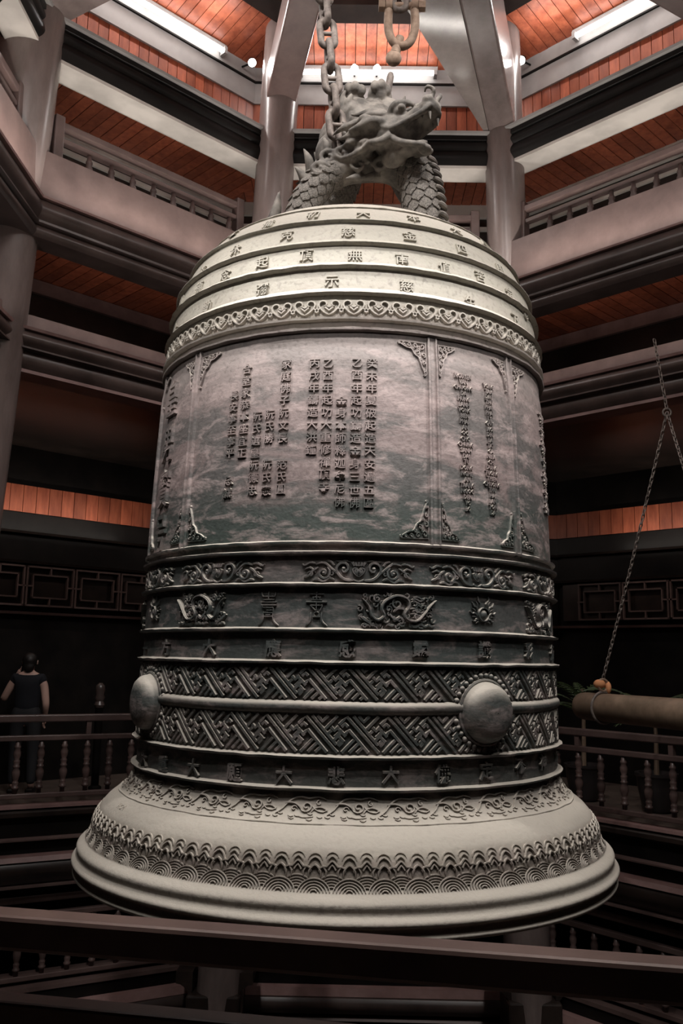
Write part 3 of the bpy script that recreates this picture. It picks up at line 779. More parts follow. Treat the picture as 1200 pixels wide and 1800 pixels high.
def dome_geo(c, rad, ht, th0, z0, off, seg=10, rings=3):
    s0 = float(s_of_z(z0)); r0_ = float(np.interp(s0, SS, PS[:, 0])); V = []; F = []
    rx, ry = (rad if hasattr(rad, '__len__') else (rad, rad))
    for j in range(rings):
        q = j / rings; k = math.cos(q * math.pi / 2); hh = math.sin(q * math.pi / 2) * ht - (0.003 if j == 0 else 0)
        a = np.linspace(0, 2 * np.pi, seg, endpoint=False)
        V.append(surf(R(th0) + (c[0] + rx * k * np.cos(a)) / r0_, s0 - (c[1] + ry * k * np.sin(a)), np.full(seg, hh)))
    V.append(surf(np.array([R(th0) + c[0] / r0_]), np.array([s0 - c[1]]), np.array([ht])))
    for j in range(rings - 1):
        for i in range(seg):
            i2 = (i + 1) % seg; F.append((off + j * seg + i, off + j * seg + i2, off + (j + 1) * seg + i2, off + (j + 1) * seg + i))
    for i in range(seg): F.append((off + (rings - 1) * seg + i, off + (rings - 1) * seg + (i + 1) % seg, off + rings * seg))
    return np.concatenate(V), F
def relief(name, polys, th0, z0, w=0.010, h=0.010, domes=(), parent=None, label=None):
    Vs, Fs, off = stroke_geo(polys, th0, z0, w, h)
    for c, rad, ht in domes:
        V, F = dome_geo(c, rad, ht, th0, z0, off); Vs.append(V); Fs += F; off += len(V)
    o = np_mesh(name, np.concatenate(Vs), Fs, M_BELL, parent or BELL, smooth=True, sharp=35)
    if label: o['label'] = label
    return o
def spiral(cx, cy, r, a0, turns, r1=0.18, n=14):
    t = np.linspace(0, 1, n); a = R(a0) + t * turns * 2 * np.pi; q = r * (1 + (r1 - 1) * t)
    return np.c_[cx + q * np.cos(a), cy + q * np.sin(a)]
def arc(cx, cy, r, a0, a1, n=9, ry=None):
    a = np.radians(np.linspace(a0, a1, n)); return np.c_[cx + r * np.cos(a), cy + (ry or r) * np.sin(a)]
def mir(P): P = np.array(P, float).copy(); P[:, 0] *= -1; return P
def scl(P, s, dx=0, dy=0): P = np.array(P, float) * s; P[:, 0] += dx; P[:, 1] += dy; return P
def smooth_path(P, n=24):
    P = np.array(P, float); d = np.r_[0, np.cumsum(np.hypot(*np.diff(P, axis=0).T))]; out = []
    for t in np.linspace(0, d[-1], n):
        i = min(max(int(np.searchsorted(d, t) - 1), 0), len(P) - 2); f = (t - d[i]) / (d[i + 1] - d[i] + 1e-9)
        p0 = P[max(i - 1, 0)]; p1 = P[i]; p2 = P[i + 1]; p3 = P[min(i + 2, len(P) - 1)]
        out.append(0.5 * ((2 * p1) + (-p0 + p2) * f + (2 * p0 - 5 * p1 + 4 * p2 - p3) * f * f + (-p0 + 3 * p1 - 3 * p2 + p3) * f ** 3))
    return np.array(out)
def ring_copies(o, count, step_deg, parent=BELL):
    me = o.data; nm = o.name.split('.')[0]
    for i in range(1, count):
        c = bpy.data.objects.new(nm, me); COL.objects.link(c); c.parent = parent; c.rotation_euler = (0, 0, R(step_deg * i))

# heart band
half = smooth_path([(0, -.31), (-.18, -.22), (-.36, -.04), (-.42, .12), (-.35, .25), (-.20, .27), (-.10, .17), (-.13, .07), (-.22, .07)], 18)
u = 0.1425
hp = [scl(half, u), scl(mir(half), u), scl([(-.17, .0), (-.08, -.07), (0, -.14), (.08, -.07), (.17, .0)], u), scl([(-.10, .05), (0, .0), (.10, .05)], u),
      scl([(.38, -.05), (.44, -.12), (.5, -.05), (.56, -.12), (.62, -.05)], u), scl([(.42, -.17), (.5, -.22), (.58, -.17)], u)]
h0 = relief('heart_motif', hp, 0.0, 3.592, 0.0135, 0.019)
ring_copies(h0, 58, 360 / 58)

# fretwork (interlocking key pattern), one tile repeated round the bell
FRET = [[(-1.4, 1.8), (0, 3.2), (6.2, -3.5)], [(1.0, 3.6), (5.85, -1.9), (6.6, -1.15)], [(-.3, .05), (.4, .75), (4.2, -3.5)], [(-.95, 1.35), (-.35, 1.95), (.2, 1.4)],
        [(-3.0, 1.35), (-2.3, .65), (-1.5, 1.45)], [(-2.25, -.5), (-.95, .8)], [(-1.75, 1.2), (-.75, .2), (-.2, -.4)], [(-1.5, -.4), (-1.0, -.9), (-.5, -1.4)], [(-1.0, -3.5), (1.4, -1.0)], [(.4, -3.5), (2.2, -1.7)], [(1.8, -3.5), (3.0, -2.4)],
        [(3.8, 1.0), (6.2, 3.5)], [(2.2, 3.4), (3.2, 2.3), (4.4, 3.5)], [(4.2, .0), (4.9, .7)], [(6.1, -.35), (6.6, .2)], [(-2.6, -1.3), (-1.6, -.3)], [(6.3, -2.2), (7.0, -1.5)]]
def fret_tile(zc, hh):
    W = 2 * math.pi * 1.385 / 40; unit = W / 7.8; out = []
    for pl in FRET:
        cur = []
        for k in range(len(pl) - 1):
            p, q = np.array(pl[k]) * unit, np.array(pl[k + 1]) * unit; lo, hi = 0.0, 1.0; d = q - p
            for sg in (1, -1):
                y0, y1 = p[1] * sg, q[1] * sg
                if y0 > hh and y1 > hh: lo = 2
                elif y0 > hh: lo = max(lo, (y0 - hh) / (y0 - y1))
                elif y1 > hh: hi = min(hi, (hh - y0) / (y1 - y0))
            if hi - lo < 0.05: 
                if len(cur) > 1: out.append(np.array(cur))
                cur = []; continue
            if not cur: cur = [p + d * lo]
            cur += [p + d * (lo + (hi - lo) * .5), p + d * hi]
            if hi < 1: out.append(np.array(cur)); cur = []
        if len(cur) > 1: out.append(np.array(cur))
    return out
for zc, hh in ((1.448, 0.082), (1.187, 0.094)):
    f0 = relief('fretwork_tile', fret_tile(zc, hh), 0.0, zc, 0.0225, 0.015)
    ring_copies(f0, 40, 9.0)

# striking bosses with bead rings
def boss(th, zc=1.300, rad=0.158):
    z_s = float(s_of_z(zc)); seg = 40; V = []; F = []
    for j, (k, h) in enumerate([(1.16, -0.004), (1.15, 0.022), (1.08, 0.026), (1.06, 0.020), (1.02, 0.030), (0.99, 0.055), (0.93, 0.075), (0.80, 0.095), (0.6, 0.108), (0.35, 0.116), (0.02, 0.118)]):
        a = np.linspace(0, 2 * np.pi, seg, endpoint=False)
        V.append(surf(R(th) + rad * k * np.cos(a) / 1.38, z_s - rad * k * np.sin(a) * 1.02, np.full(seg, h)))
        if j:
            for i in range(seg): F.append(((j - 1) * seg + i, (j - 1) * seg + (i + 1) % seg, j * seg + (i + 1) % seg, j * seg + i))
    b = np_mesh('striking_boss', np.concatenate(V), F, M_BELL, BELL, sharp=60); 
    n = 34; me = None
    for i in range(n):
        a = 2 * math.pi * i / n + 0.04
        if abs(math.sin(a)) < 0.16: continue
        u_, v_ = rad * 1.27 * math.cos(a), rad * 1.27 * math.sin(a)
        p = surf(R(th) + u_ / 1.38, z_s - v_, 0.010)
        if me is None:
            mb = MB(); mb.ball((0, 0, 0), 0.0165, 10, 6); me = bpy.data.meshes.new('bead'); me.from_pydata([Vector(x) for x in mb.v], [], mb.f); me.materials.append(M_BELL)
            me.polygons.foreach_set('use_smooth', [True] * len(me.polygons))
        o = bpy.data.objects.new('bead', me); COL.objects.link(o); o.parent = b; o.location = p.tolist()
for th in (33.2, -59.0, 123.2, -149.0): boss(th)

# wave and lotus petal band near the rim
def wave_geo():
    P = []
    p = 0.1713
    for r in (.078, .062, .046, .030, .014): P.append((arc(0, -.085, r, 0, 180, 13), .0085, .012))
    for r, lim in ((.083, 41), (.068, 38), (.053, 38), (.038, 42), (.022, 60)):      # half drop row, seen between the front arcs
        P.append((arc(p / 2, -.073, r, 90 - lim, 90 + lim, 9), .0085, .009))
    # tall petal above the front arc
    P.append((smooth_path([(-.028, .0), (-.028, .032), (0, .062), (.028, .032), (.028, .0)], 11), .011, .015))
    P.append((smooth_path([(-.052, -.005), (-.056, .03), (-.036, .058), (-.028, .082), (0, .103), (.028, .082), (.036, .058), (.056, .03), (.052, -.005)], 17), .010, .012))
    P.append((arc(0, .088, .036, 0, 180, 9), .010, .008))
    # trefoil above the half row
    q = p / 2
    P.append((smooth_path([(q - .062, .022), (q - .066, .040), (q - .044, .055), (q - .030, .052), (q, .082), (q + .030, .052), (q + .044, .055), (q + .066, .040), (q + .062, .022)], 17), .011, .014))
    P.append((smooth_path([(q - .018, .036), (q, .062), (q + .018, .036)], 5), .010, .012))
    P.append((smooth_path([(q - .020, .078), (q - .020, .092), (q, .108), (q + .020, .092), (q + .020, .078)], 9), .009, .011))
    P.append((arc(q, .098, .032, 5, 175, 8), .008, .007))
    return P
w0 = relief('wave_petal_motif', [(np.array(a) * np.array([1.0, 0.90]), b, c) for a, b, c in wave_geo()], 0.89, 0.523)
ring_copies(w0, 60, 6.0)

# cloud band on the shoulder, low relief
def cloud_geo():
    P = [(spiral(.03, .0, .034, 200, 1.35, .15, 18), .008, .007), (arc(-.055, -.035, .062, 20, 120, 9, .055), .011, .008), (arc(.10, -.045, .045, 30, 160, 8), .009, .006),
         (smooth_path([(-.13, -.045), (-.10, -.02), (-.06, .03), (-.01, .052), (.04, .045), (.09, .055), (.135, .04)], 14), .009, .006), (spiral(-.035, -.012, .018, 0, 1.0, .2, 9), .007, .006),
         (smooth_path([(.06, .005), (.085, -.02), (.12, -.028), (.14, -.012)], 8), .007, .005), (smooth_path([(-.02, -.05), (.02, -.062), (.07, -.055)], 6), .006, .004),
         (spiral(.095, .022, .016, 90, .9, .3, 8), .007, .006)]
    rr = random.Random(3)
    for _ in range(9):
        x, y = rr.uniform(-.12, .13), rr.uniform(-.075, -.03); P.append((smooth_path([(x, y), (x + .012, y - .010), (x + .026, y - .004)], 4), .005, .004))
    return P
c0 = relief('cloud_motif', [(p_, w_ * 1.2, h_ * 1.7) for p_, w_, h_ in cloud_geo()], 1.5, 0.815)
ring_copies(c0, 33, 360 / 33)

# vertical ribs between the inscription panels
def rib(th):
    s0, s1 = float(s_of_z(3.44)), float(s_of_z(2.19)); n = 24; ss = np.linspace(s0, s1, n)
    cs = [(-.034, -.004), (-.030, .016), (-.020, .018), (-.016, .006), (.016, .006), (.020, .018), (.030, .016), (.034, -.004)]
    V = np.stack([surf(R(th) + np.full(n, u_) / 1.36, ss, np.full(n, nn)) for u_, nn in cs], 1).reshape(-1, 3); m = len(cs)
    F = [(i * m + k, i * m + k + 1, (i + 1) * m + k + 1, (i + 1) * m + k) for i in range(n - 1) for k in range(m - 1)]
    F = [f[::-1] for f in F]
    np_mesh('panel_rib', V, F, M_BELL, BELL, sharp=30)
RIBS = (20.3, 46.5, -46.3, -72.6, 109.8, 136.0, -138.0, -164.0)
for th in RIBS: rib(th)

# scrollwork in the panel corners
def corner(th, z, sx, sy, lu, lv):
    P = []
    def T(pts): q = np.array(pts, float); return np.c_[q[:, 0] * lu * sx, -q[:, 1] * lv * sy]
    for k, (x, y, r, a, t) in enumerate([(.14, .12, .10, 0, 1.2), (.38, .09, .085, 180, -1.2), (.10, .38, .085, 90, 1.2), (.60, .07, .065, 0, 1.2), (.08, .62, .065, 90, -1.2), (.30, .30, .075, 45, 1.1),
                                          (.80, .055, .05, 180, -1.1), (.06, .83, .05, 270, 1.1), (.95, .06, .045, 200, 1.3), (.06, .97, .04, 100, -1.3), (.22, .22, .05, 200, 1.0), (.48, .20, .05, 120, 1.0), (.20, .50, .05, 300, 1.0)]):
        P.append((T(spiral(x, y, r, a, t, .15, 12)), .0085, .013))
    P.append((T(smooth_path([(1.0, .03), (.72, .17), (.52, .22), (.42, .38), (.30, .45), (.22, .62), (.16, .76), (.03, 1.0)], 22)), .009, .014))
    P.append((T([(.0, .02), (.35, .01), (.7, .01), (.95, .0)]), .006, .009)); P.append((T([(.02, .0), (.01, .35), (.01, .7), (.0, .95)]), .006, .009))
    relief('corner_scroll', [(p_, w_ * 1.15, h_) for p_, w_, h_ in P], th, z)
def panel_corners(tl, tr, lu, lv, zt=3.405, zb=2.245):
    for th, sx in ((tl, 1), (tr, -1)):
        corner(th, zt, sx, 1, lu, lv); corner(th, zb, sx, -1, lu, lv * 1.05)
panel_corners(-44.6, 18.6, 0.17, 0.21)
panel_corners(22.0, 44.8, 0.115, 0.20)
panel_corners(48.2, 108.0, 0.17, 0.21)
panel_corners(-71.0, -48.0, 0.115, 0.20)
panel_corners(-136.0, -74.4, 0.17, 0.21)

# flower scroll band
def flower_geo():
    P = []
    for s in (1.0, .62, .3):
        P.append((smooth_path(scl([(-.0, -.5), (-.5, -.1), (-.62, .28), (-.3, .42), (0, .2), (.3, .42), (.62, .28), (.5, -.1), (0, -.5)], .052 * s, 0, -.004), 18), .0085, .014 + .004 * (1 - s)))
    P.append((smooth_path([(-.03, -.045), (0, -.058), (.03, -.045)], 5), .008, .012))
    for x in (-.03, -.015, 0, .015, .03): P.append((smooth_path([(x * .8, .028), (x * 1.2, .048)], 3), .012, .013))
    H = [(smooth_path([(.03, -.05), (.07, -.048), (.105, -.025), (.12, .012), (.10, .042), (.068, .040), (.058, .012), (.078, -.006), (.092, .008)], 20), .012, .016),
         (smooth_path([(.11, -.02), (.15, .015), (.19, .045), (.235, .035)], 10), .010, .014),
         (spiral(.19, -.012, .038, 120, 1.4, .15, 18), .011, .016),
         (smooth_path([(.13, -.05), (.16, -.038), (.19, -.058), (.225, -.045), (.25, -.052)], 10), .011, .014),
         (smooth_path([(.22, .02), (.25, .0), (.27, -.025), (.30, -.038)], 8), .011, .015), (smooth_path([(.235, .04), (.265, .045), (.295, .030), (.31, .038)], 8), .010, .014),
         (smooth_path([(.235, -.01), (.265, .018), (.295, .008)], 6), .009, .013), (spiral(.262, -.018, .018, 0, 1.0, .3, 8), .008, .014),
         (smooth_path([(.045, .052), (.07, .056), (.10, .052), (.125, .056)], 6), .008, .010), (spiral(.145, -.012, .018, 90, -1.1, .2, 9), .008, .013), (smooth_path([(.135, .03), (.15, .05), (.17, .056)], 5), .009, .012)]
    for a, b, c in H: P.append((a, b, c)); P.append((mir(a), b, c))
    return P
fg = relief('flower_scroll', [(p_, w_ * 1.45, h_ * 1.15) for p_, w_, h_ in flower_geo()], 2.1, 2.054, domes=[((.19, -.012), .014, .02), ((-.19, -.012), .014, .02), ((.082, .012), .013, .018), ((-.082, .012), .013, .018)])
ring_copies(fg, 12, 29.55)

# dragon-and-cloud reliefs and flaming pearls
def dragon_relief(th, mirror=False, seed=1):
    rr = random.Random(seed); P = []
    body = smooth_path([(-.20, .06), (-.165, .02), (-.15, -.03), (-.115, -.055), (-.08, -.03), (-.095, .01), (-.07, .05), (-.01, .075), (.045, .06), (.055, .02), (.03, -.02), (.05, -.05), (.10, -.055), (.14, -.02), (.18, .03), (.215, .06)], 60)
    ww = np.interp(np.linspace(0, 1, 60), [0, .15, .5, .8, 1], [.008, .016, .020, .016, .006])
    P.append((body, ww, .024)); P.append((body + [0, .0], ww * .35, .029))
    for x, y, r in ((-.01, .035, .034), (-.12, .06, .022)): P.append((spiral(x, y, r, 40, 1.5, .12, 20), .010, .020))
    P += [(smooth_path([(-.03, -.01), (-.005, .012), (.03, .005), (.02, -.025)], 8), .014, .022), (smooth_path([(-.05, -.02), (-.02, -.05), (.01, -.035), (.03, -.075)], 8), .015, .020),
          (smooth_path([(.06, -.07), (.09, -.085), (.12, -.07)], 6), .014, .018), (smooth_path([(-.215, -.03), (-.18, -.055), (-.15, -.075), (-.16, -.09)], 7), .016, .018)]
    for i in range(11):
        y = .072 - i * .0155 + rr.uniform(-.003, .003); x = .075 + rr.uniform(-.01, .01)
        P.append((smooth_path([(x, y), (x + .025, y + .006), (x + .05, y - .006), (x + .075, y + .004)], 8), .009, .014))
    for i in range(48):
        x, y = rr.uniform(-.215, .205), rr.uniform(-.09, .085)
        P.append((spiral(x, y, rr.uniform(.012, .022), rr.uniform(0, 360), rr.choice([-1, 1]) * rr.uniform(.7, 1.2), .2, 9), .008, rr.uniform(.012, .019)))
    for x in (-.19, -.16, -.13, -.06, .0, .13, .17): P.append((smooth_path([(x - .012, -.088 + rr.uniform(0, .012)), (x, -.074), (x + .02, -.082), (x + .035, -.074)], 6), .013, .016))
    sx = -0.93 if mirror else 1.0
    P = [(np.array(a) * np.array([sx, 1.02]), b, c) for a, b, c in P]
    relief('dragon_relief', [(p_, np.array(w_) * 1.3 if not np.isscalar(w_) else w_ * 1.35, h_ * 1.05) for p_, w_, h_ in P], th, 1.846)
dragon_relief(11.3, False, 1); dragon_relief(-38.0, True, 5); dragon_relief(57.5, True, 9); dragon_relief(104.0, False, 4); dragon_relief(-84.0, False, 3)
def pearl(th):
    P = [(arc(0, -.005, .037, 0, 360, 20), .008, .020)]
    for i in range(9):
        a = -60 + i * 37.5; a = 90 + (i - 4) * 33
        if i == 4: continue
        ca, sa = math.cos(R(a)), math.sin(R(a)); px = np.array([ca, sa])
        q = np.array([-sa, ca]) * (1 if i < 4 else -1)
        P.append((smooth_path([px * .046 + [0, -.005], px * .060 + q * .012, px * .078 + q * .004 + [0, .006], px * .094 + q * .014 + [0, .012]], 8), np.linspace(.016, .005, 8), .014))
        P.append((smooth_path([px * .052 - q * .012, px * .068 - q * .006, px * .082 - q * .012 + [0, .006]], 6), np.linspace(.012, .004, 6), .011))
    relief('flaming_pearl', P, th, 1.846, domes=[((0, -.005), .030, .022)])
pearl(33.3); pearl(-60.4)
# two long-legged seal characters
def seal(th, kind):
    P = []; b = .0075
    def H(y, x0, x1, w=b): P.append(([(x0, y), ((x0 + x1) / 2, y), (x1, y)], w, .012))
    def Vv(x, y0, y1, w=b): P.append(([(x, y0), (x, (y0 + y1) / 2), (x, y1)], w, .012))
    if kind == 0:
        P.append((smooth_path([(-.043, .088), (-.036, .066), (-.018, .066)], 6), b, .012)); P.append((smooth_path([(.043, .088), (.036, .066), (.018, .066)], 6), b, .012))
        Vv(0, .045, .092); H(.066, -.028, .028); H(.048, -.034, .034); H(.034, -.046, .046); H(.018, -.046, .046, .010); Vv(-.036, .018, .002); H(.004, -.03, .03); H(-.010, -.012, .03); H(-.024, -.034, .028)
        Vv(-.034, -.024, -.044); Vv(.030, .004, -.044); H(-.044, -.034, .030); H(-.035, -.016, .014)
    else:
        Vv(0, .05, .092); H(.078, -.038, .038); H(.062, -.022, .022); H(.048, -.030, .030); H(.036, -.058, .058, .010); Vv(-.018, .062, .048); Vv(.018, .062, .048)
        H(.018, -.034, .034); P.append(([(-.034, .018), (-.020, .004), (-.006, -.010)], b, .012)); P.append(([(.034, .018), (.024, .0), (.020, -.012)], b, .012)); Vv(0, .036, -.01)
        P.append((arc(0, -.030, .013, 0, 360, 10), .007, .012)); H(-.044, -.02, .02)
    for s in (-1, 1): P.append((smooth_path([(s * .030, -.02), (s * .028, -.05), (s * .036, -.074), (s * .060, -.094)], 10), np.linspace(.008, .011, 10), .013))
    relief('seal_character', P, th, 1.848)
seal(-18.6, 0); seal(-7.3, 1)

# ---- cast inscriptions
COLUMNS = [
    ('癸未年夏破起造天安遍五區', 4.71, 3.249, 4.21, 2.435),
    ('乙酉年起功鑄造金身三世佛', 1.09, 3.250, 0.79, 2.433),
    ('金身本師釋迦牟尼佛', -2.60, 3.024, -2.63, 2.438),
    ('乙酉年起功大重修禪頂寺', -6.00, 3.246, -6.29, 2.519),
    ('丙戌年鑄造大洪鐘', -9.39, 3.249, -9.66, 2.739),
    ('家庭佛子阮文長', -16.68, 3.256, -16.81, 2.812),
    ('范氏圓', -16.68, 2.656, -16.72, 2.514),
    ('阮氏勝', -20.39, 2.956, -20.37, 2.817),
    ('阮氏憲', -20.50, 2.660, -20.50, 2.512),
    ('阮氏選皇阮德忠', -23.80, 2.953, -24.16, 2.517),
    ('合室家恭本座宜正', -27.67, 3.253, -27.77, 2.741),
    ('長安寧至寧平', -31.19, 3.099, -31.41, 2.749),
    ('恩誠', -31.09, 2.586, -31.40, 2.512),
]
DOME_CHARS = [('備', -28.6, 4.257), ('初', -13.3, 4.271), ('大', 2.4, 4.260), ('本', 18.6, 4.273), ('大', 33.9, 4.254), ('不', -45.9, 4.292), ('休', -37.6, 4.096), ('克', -19.8, 4.109), ('慈', -1.9, 4.100), ('金', 15.6, 4.106), ('四', 32.5, 4.090), ('即', 48.9, 4.063), ('能', -52.8, 4.051), ('念', -38.6, 3.920), ('補', -51.0, 3.922), ('起', -25.9, 3.935), ('頂', -13.0, 3.939), ('無', 0.1, 3.930), ('南', 12.7, 3.923), ('值', 25.0, 3.916), ('苦', 37.3, 3.925), ('定', 50.4, 3.896), ('也', 60.4, 3.839), ('如', -65.1, 3.933), ('上', -64.7, 3.732), ('勒', -44.4, 3.737), ('彌', -24.8, 3.748), ('示', -5.8, 3.756), ('慈', 13.6, 3.747), ('生', 32.4, 3.721), ('下', 51.5, 3.727), ('是', 65.0, 3.683), ('人', 47.5, 4.262)]
BAND_CHARS = [('一', -68.0, 1.623), ('方', -51.3, 1.627), ('大', -34.3, 1.630), ('應', -17.1, 1.632), ('感', -0.2, 1.636), ('靈', 16.4, 1.641), ('讖', 33.4, 1.645), ('彩', 50.3, 1.646), ('行', 67.5, 1.641), ('大', -60.9, 0.959), ('重', -49.3, 0.962), ('大', -37.5, 0.967), ('願', -25.5, 0.966), ('大', -13.6, 0.969), ('悲', -2.1, 0.976), ('大', 9.7, 0.982), ('佛', 21.7, 0.983), ('定', 33.4, 0.987), ('不', 45.2, 0.997), ('神', 56.3, 0.998), ('下', 69.4, 0.986)]

LAT1 = 'NGUYEN VAN CHUONG DA HUNG LANH VONG BIEN PHAP AN OO CHO CHUNG SANH DAI TU DONG NGHE AN TRANG NGOC DEN VO BO'.split()
LAT2 = 'VONG TAM DAU THU PHAP PHAI LY QUY MOI DEU LA TAT CA NIEM CHI DUNG TUONG THIEN CHUONG THU HAI LAN TON DA'.split()
_need = {}
def want(s, bold=0.0): _need[(s, bold)] = None
JOBS = []    # (string, theta, z, su, sv, height, bold, name)
for s_, t0, z0_, t1, z1_ in COLUMNS:
    n = len(s_)
    for i, c in enumerate(s_):
        f = i / max(n - 1, 1); JOBS.append((c, t0 + (t1 - t0) * f, z0_ + (z1_ - z0_) * f, .060, .058, .013, .012, 'cast_character'))
for c, t, z in DOME_CHARS: JOBS.append((c, t, z, .082, .078, .013, .008, 'cast_character'))
for c, t, z in BAND_CHARS: JOBS.append((c, t, z, .088, .092, .017, .022, 'cast_character'))
for c, z in (('皇', 3.215), ('男', 2.905), ('寶', 2.62), ('号', 2.33)): JOBS.append((c, -59.6, z, .17, .235, .020, .012, 'cast_character'))
for i, s_ in enumerate(LAT1): JOBS.append((s_, 28.9 + .02 * i, 3.232 - i * .0345, .030, .040, .012, .02, 'inscription_line'))
for i, s_ in enumerate(LAT2): JOBS.append((s_, 37.3, 3.207 - i * .0335, .030, .039, .012, .02, 'inscription_line'))
for i in range(26): JOBS.append(((LAT1 + LAT2)[(i * 5) % 40], 69.0, 3.19 - i * .026, .050, .030, .012, .02, 'inscription_line'))
JOBS.append(('HCM', -58.0, .700, .05, .05, .004, 0.0, 'cast_character'))
for j in JOBS: want(j[0], j[6])
tobs = []
for key in _need:
    cu = bpy.data.curves.new('tmp_text', 'FONT'); cu.body = key[0]; cu.offset = key[1]; cu.extrude = 0.5; cu.resolution_u = 1; cu.align_x = 'LEFT'
    if len(key[0]) == 1: cu.bevel_depth = 0.0
    o = bpy.data.objects.new('tmp_text', cu); COL.objects.link(o); tobs.append((key, o))
bpy.context.view_layer.update(); dg = bpy.context.evaluated_depsgraph_get()
for key, o in tobs:
    me = o.evaluated_get(dg).to_mesh()
    V = np.array([v.co[:] for v in me.vertices]); F = [tuple(p.vertices) for p in me.polygons]
    _need[key] = (V, F); o.evaluated_get(dg).to_mesh_clear()
for key, o in tobs:
    cu = o.data; bpy.data.objects.remove(o); bpy.data.curves.remove(cu)
for s_, th, z, su, sv, hh, bold, nm in JOBS:
    V, F = _need[(s_, bold)]
    if len(V) == 0: continue
    lo, hi = V.min(0), V.max(0); c = (lo + hi) / 2
    if len(s_) == 1: k = 1.08
    else: k = 1.0
    uu = (V[:, 0] - c[0]) * su * k; vv = (V[:, 1] - c[1]) * sv * k
    nn = np.where(V[:, 2] > 0, hh, -0.003)
    s0 = float(s_of_z(z)); rr = float(np.interp(s0, SS, PS[:, 0]))
    np_mesh(nm, surf(R(th) + uu / rr, s0 - vv, nn), F, M_BELL, BELL, smooth=False)
# ------------------------------------------------------------------ DRAGON LOOP on the crown of the bell
def tp(pts, n):
    P = np.array(pts, float)
    if P.shape[1] == 4:
        q = smooth_path4(P, n); return [tuple(v[:3]) for v in q], [float(v[3]) for v in q]
def smooth_path4(P, n):
    d = np.r_[0, np.cumsum(np.linalg.norm(np.diff(P[:, :3], axis=0), axis=1))]; out = []
    for t in np.linspace(0, d[-1], n):
        i = min(max(int(np.searchsorted(d, t) - 1), 0), len(P) - 2); f = (t - d[i]) / (d[i + 1] - d[i] + 1e-9)
        p0 = P[max(i - 1, 0)]; p1 = P[i]; p2 = P[i + 1]; p3 = P[min(i + 2, len(P) - 1)]
        out.append(0.5 * ((2 * p1) + (-p0 + p2) * f + (2 * p0 - 5 * p1 + 4 * p2 - p3) * f * f + (-p0 + 3 * p1 - 3 * p2 + p3) * f ** 3))
    return np.array(out)
def remeshed(name, mb, mat, parent, voxel, smooth_it=2, sub=False):
    o = mb.build(name, mat, None)
    m = o.modifiers.new('r', 'REMESH'); m.mode = 'VOXEL'; m.voxel_size = voxel
    if smooth_it:
        s = o.modifiers.new('s', 'SMOOTH'); s.iterations = smooth_it; s.factor = 0.5
    bpy.context.view_layer.update(); dg = bpy.context.evaluated_depsgraph_get()
    me = bpy.data.meshes.new_from_object(o.evaluated_get(dg)); me.name = name
    bpy.data.objects.remove(o)
    me.materials.clear(); me.materials.append(mat); me.polygons.foreach_set('use_smooth', [True] * len(me.polygons))
    ob = bpy.data.objects.new(name, me); COL.objects.link(ob); ob.parent = parent
    return ob
# columns of the loop: (x, y, z, radius)
FORE_R = [(0.50, -0.34, 4.48, .150), (0.475, -0.34, 4.75, .142), (0.43, -0.30, 5.02, .135), (0.36, -0.22, 5.22, .14), (0.20, -0.10, 5.38, .17), (0.05, 0.0, 5.50, .18)]
ARCH_L = [(-0.46, -0.26, 4.40, .115), (-0.40, -0.27, 4.66, .112), (-0.30, -0.27, 4.90, .112), (-0.14, -0.25, 5.06, .12), (0.06, -0.22, 5.12, .12), (0.26, -0.20, 5.12, .12), (0.42, -0.20, 5.02, .12)]
BACK = [(-0.30, 0.26, 4.42, .14), (-0.24, 0.22, 4.9, .16), (-0.14, 0.12, 5.25, .19), (0.02, 0.05, 5.50, .20), (0.14, 0.08, 5.66, .18), (0.28, 0.16, 5.55, .17), (0.45, 0.22, 5.2, .15), (0.62, 0.16, 4.8, .12), (0.66, 0.05, 4.44, .11)]
TUBES = [FORE_R, ARCH_L, BACK]
mb = MB()
for T_ in TUBES:
    p, r = tp(T_, 26); mb.tube(p, r, 16)
# haunch folds, paws gripping on top
for c, r, sc_ in (((0.02, -0.08, 5.62), .12, (1, .8, 1)), ((-0.03, 0.0, 5.80), .085, (1, 1, .9)), ((0.16, -0.02, 5.82), .085, (1, 1, 1)), ((0.14, -.06, 5.68), .07, (1, 1, 1)), ((0.24, 0.0, 5.68), .10, (1, 1, 1.2)), ((-.10, -.02, 5.66), .10, (1, 1, 1))):
    mb.ball(c, r, 14, 10, sc_)
for c_, r_b in (((0.0, -.02, 5.55), .21), ((-.10, 0, 5.45), .19), ((0.14, -.08, 5.52), .17), ((-.16, -.08, 5.30), .15)): mb.ball(c_, r_b, 16, 12, (1, .9, 1.05))
for x, y, z in ((-.07, -.07, 5.84), (-.02, -.09, 5.84), (.03, -.08, 5.82), (.13, -.10, 5.84), (.18, -.09, 5.86), (.22, -.06, 5.84)): mb.ball((x, y, z), .036, 10, 8, (1, 1, 1.3))

# head frame
HF = Vector((0.78, -0.60, 0.12)).normalized(); HU = Vector((-0.12, 0.10, 1)); HU = (HU - HF * HU.dot(HF)).normalized(); HS = HU.cross(HF)
HM = Matrix((HF, HS, HU)).transposed(); HO = Vector((0.255, -0.42, 5.24))
def hp_(x, y, z): v = HO + HM @ Vector((x, y, z)); return tuple(v)
def hball(x, y, z, r, sc_=(1, 1, 1)): mb.ball(hp_(x, y, z), r, 14, 10, sc_, HM)
def htube(pts, n, seg=10, target=None):
    P = [tuple(hp_(*q[:3])) + (q[3],) for q in pts]; p, r = tp(P, n); (target or mb).tube(p, r, seg)
hball(0.0, 0, 0.0, .15, (1.1, .95, .95)); hball(0.10, 0, -.01, .12, (1.3, .95, .85))
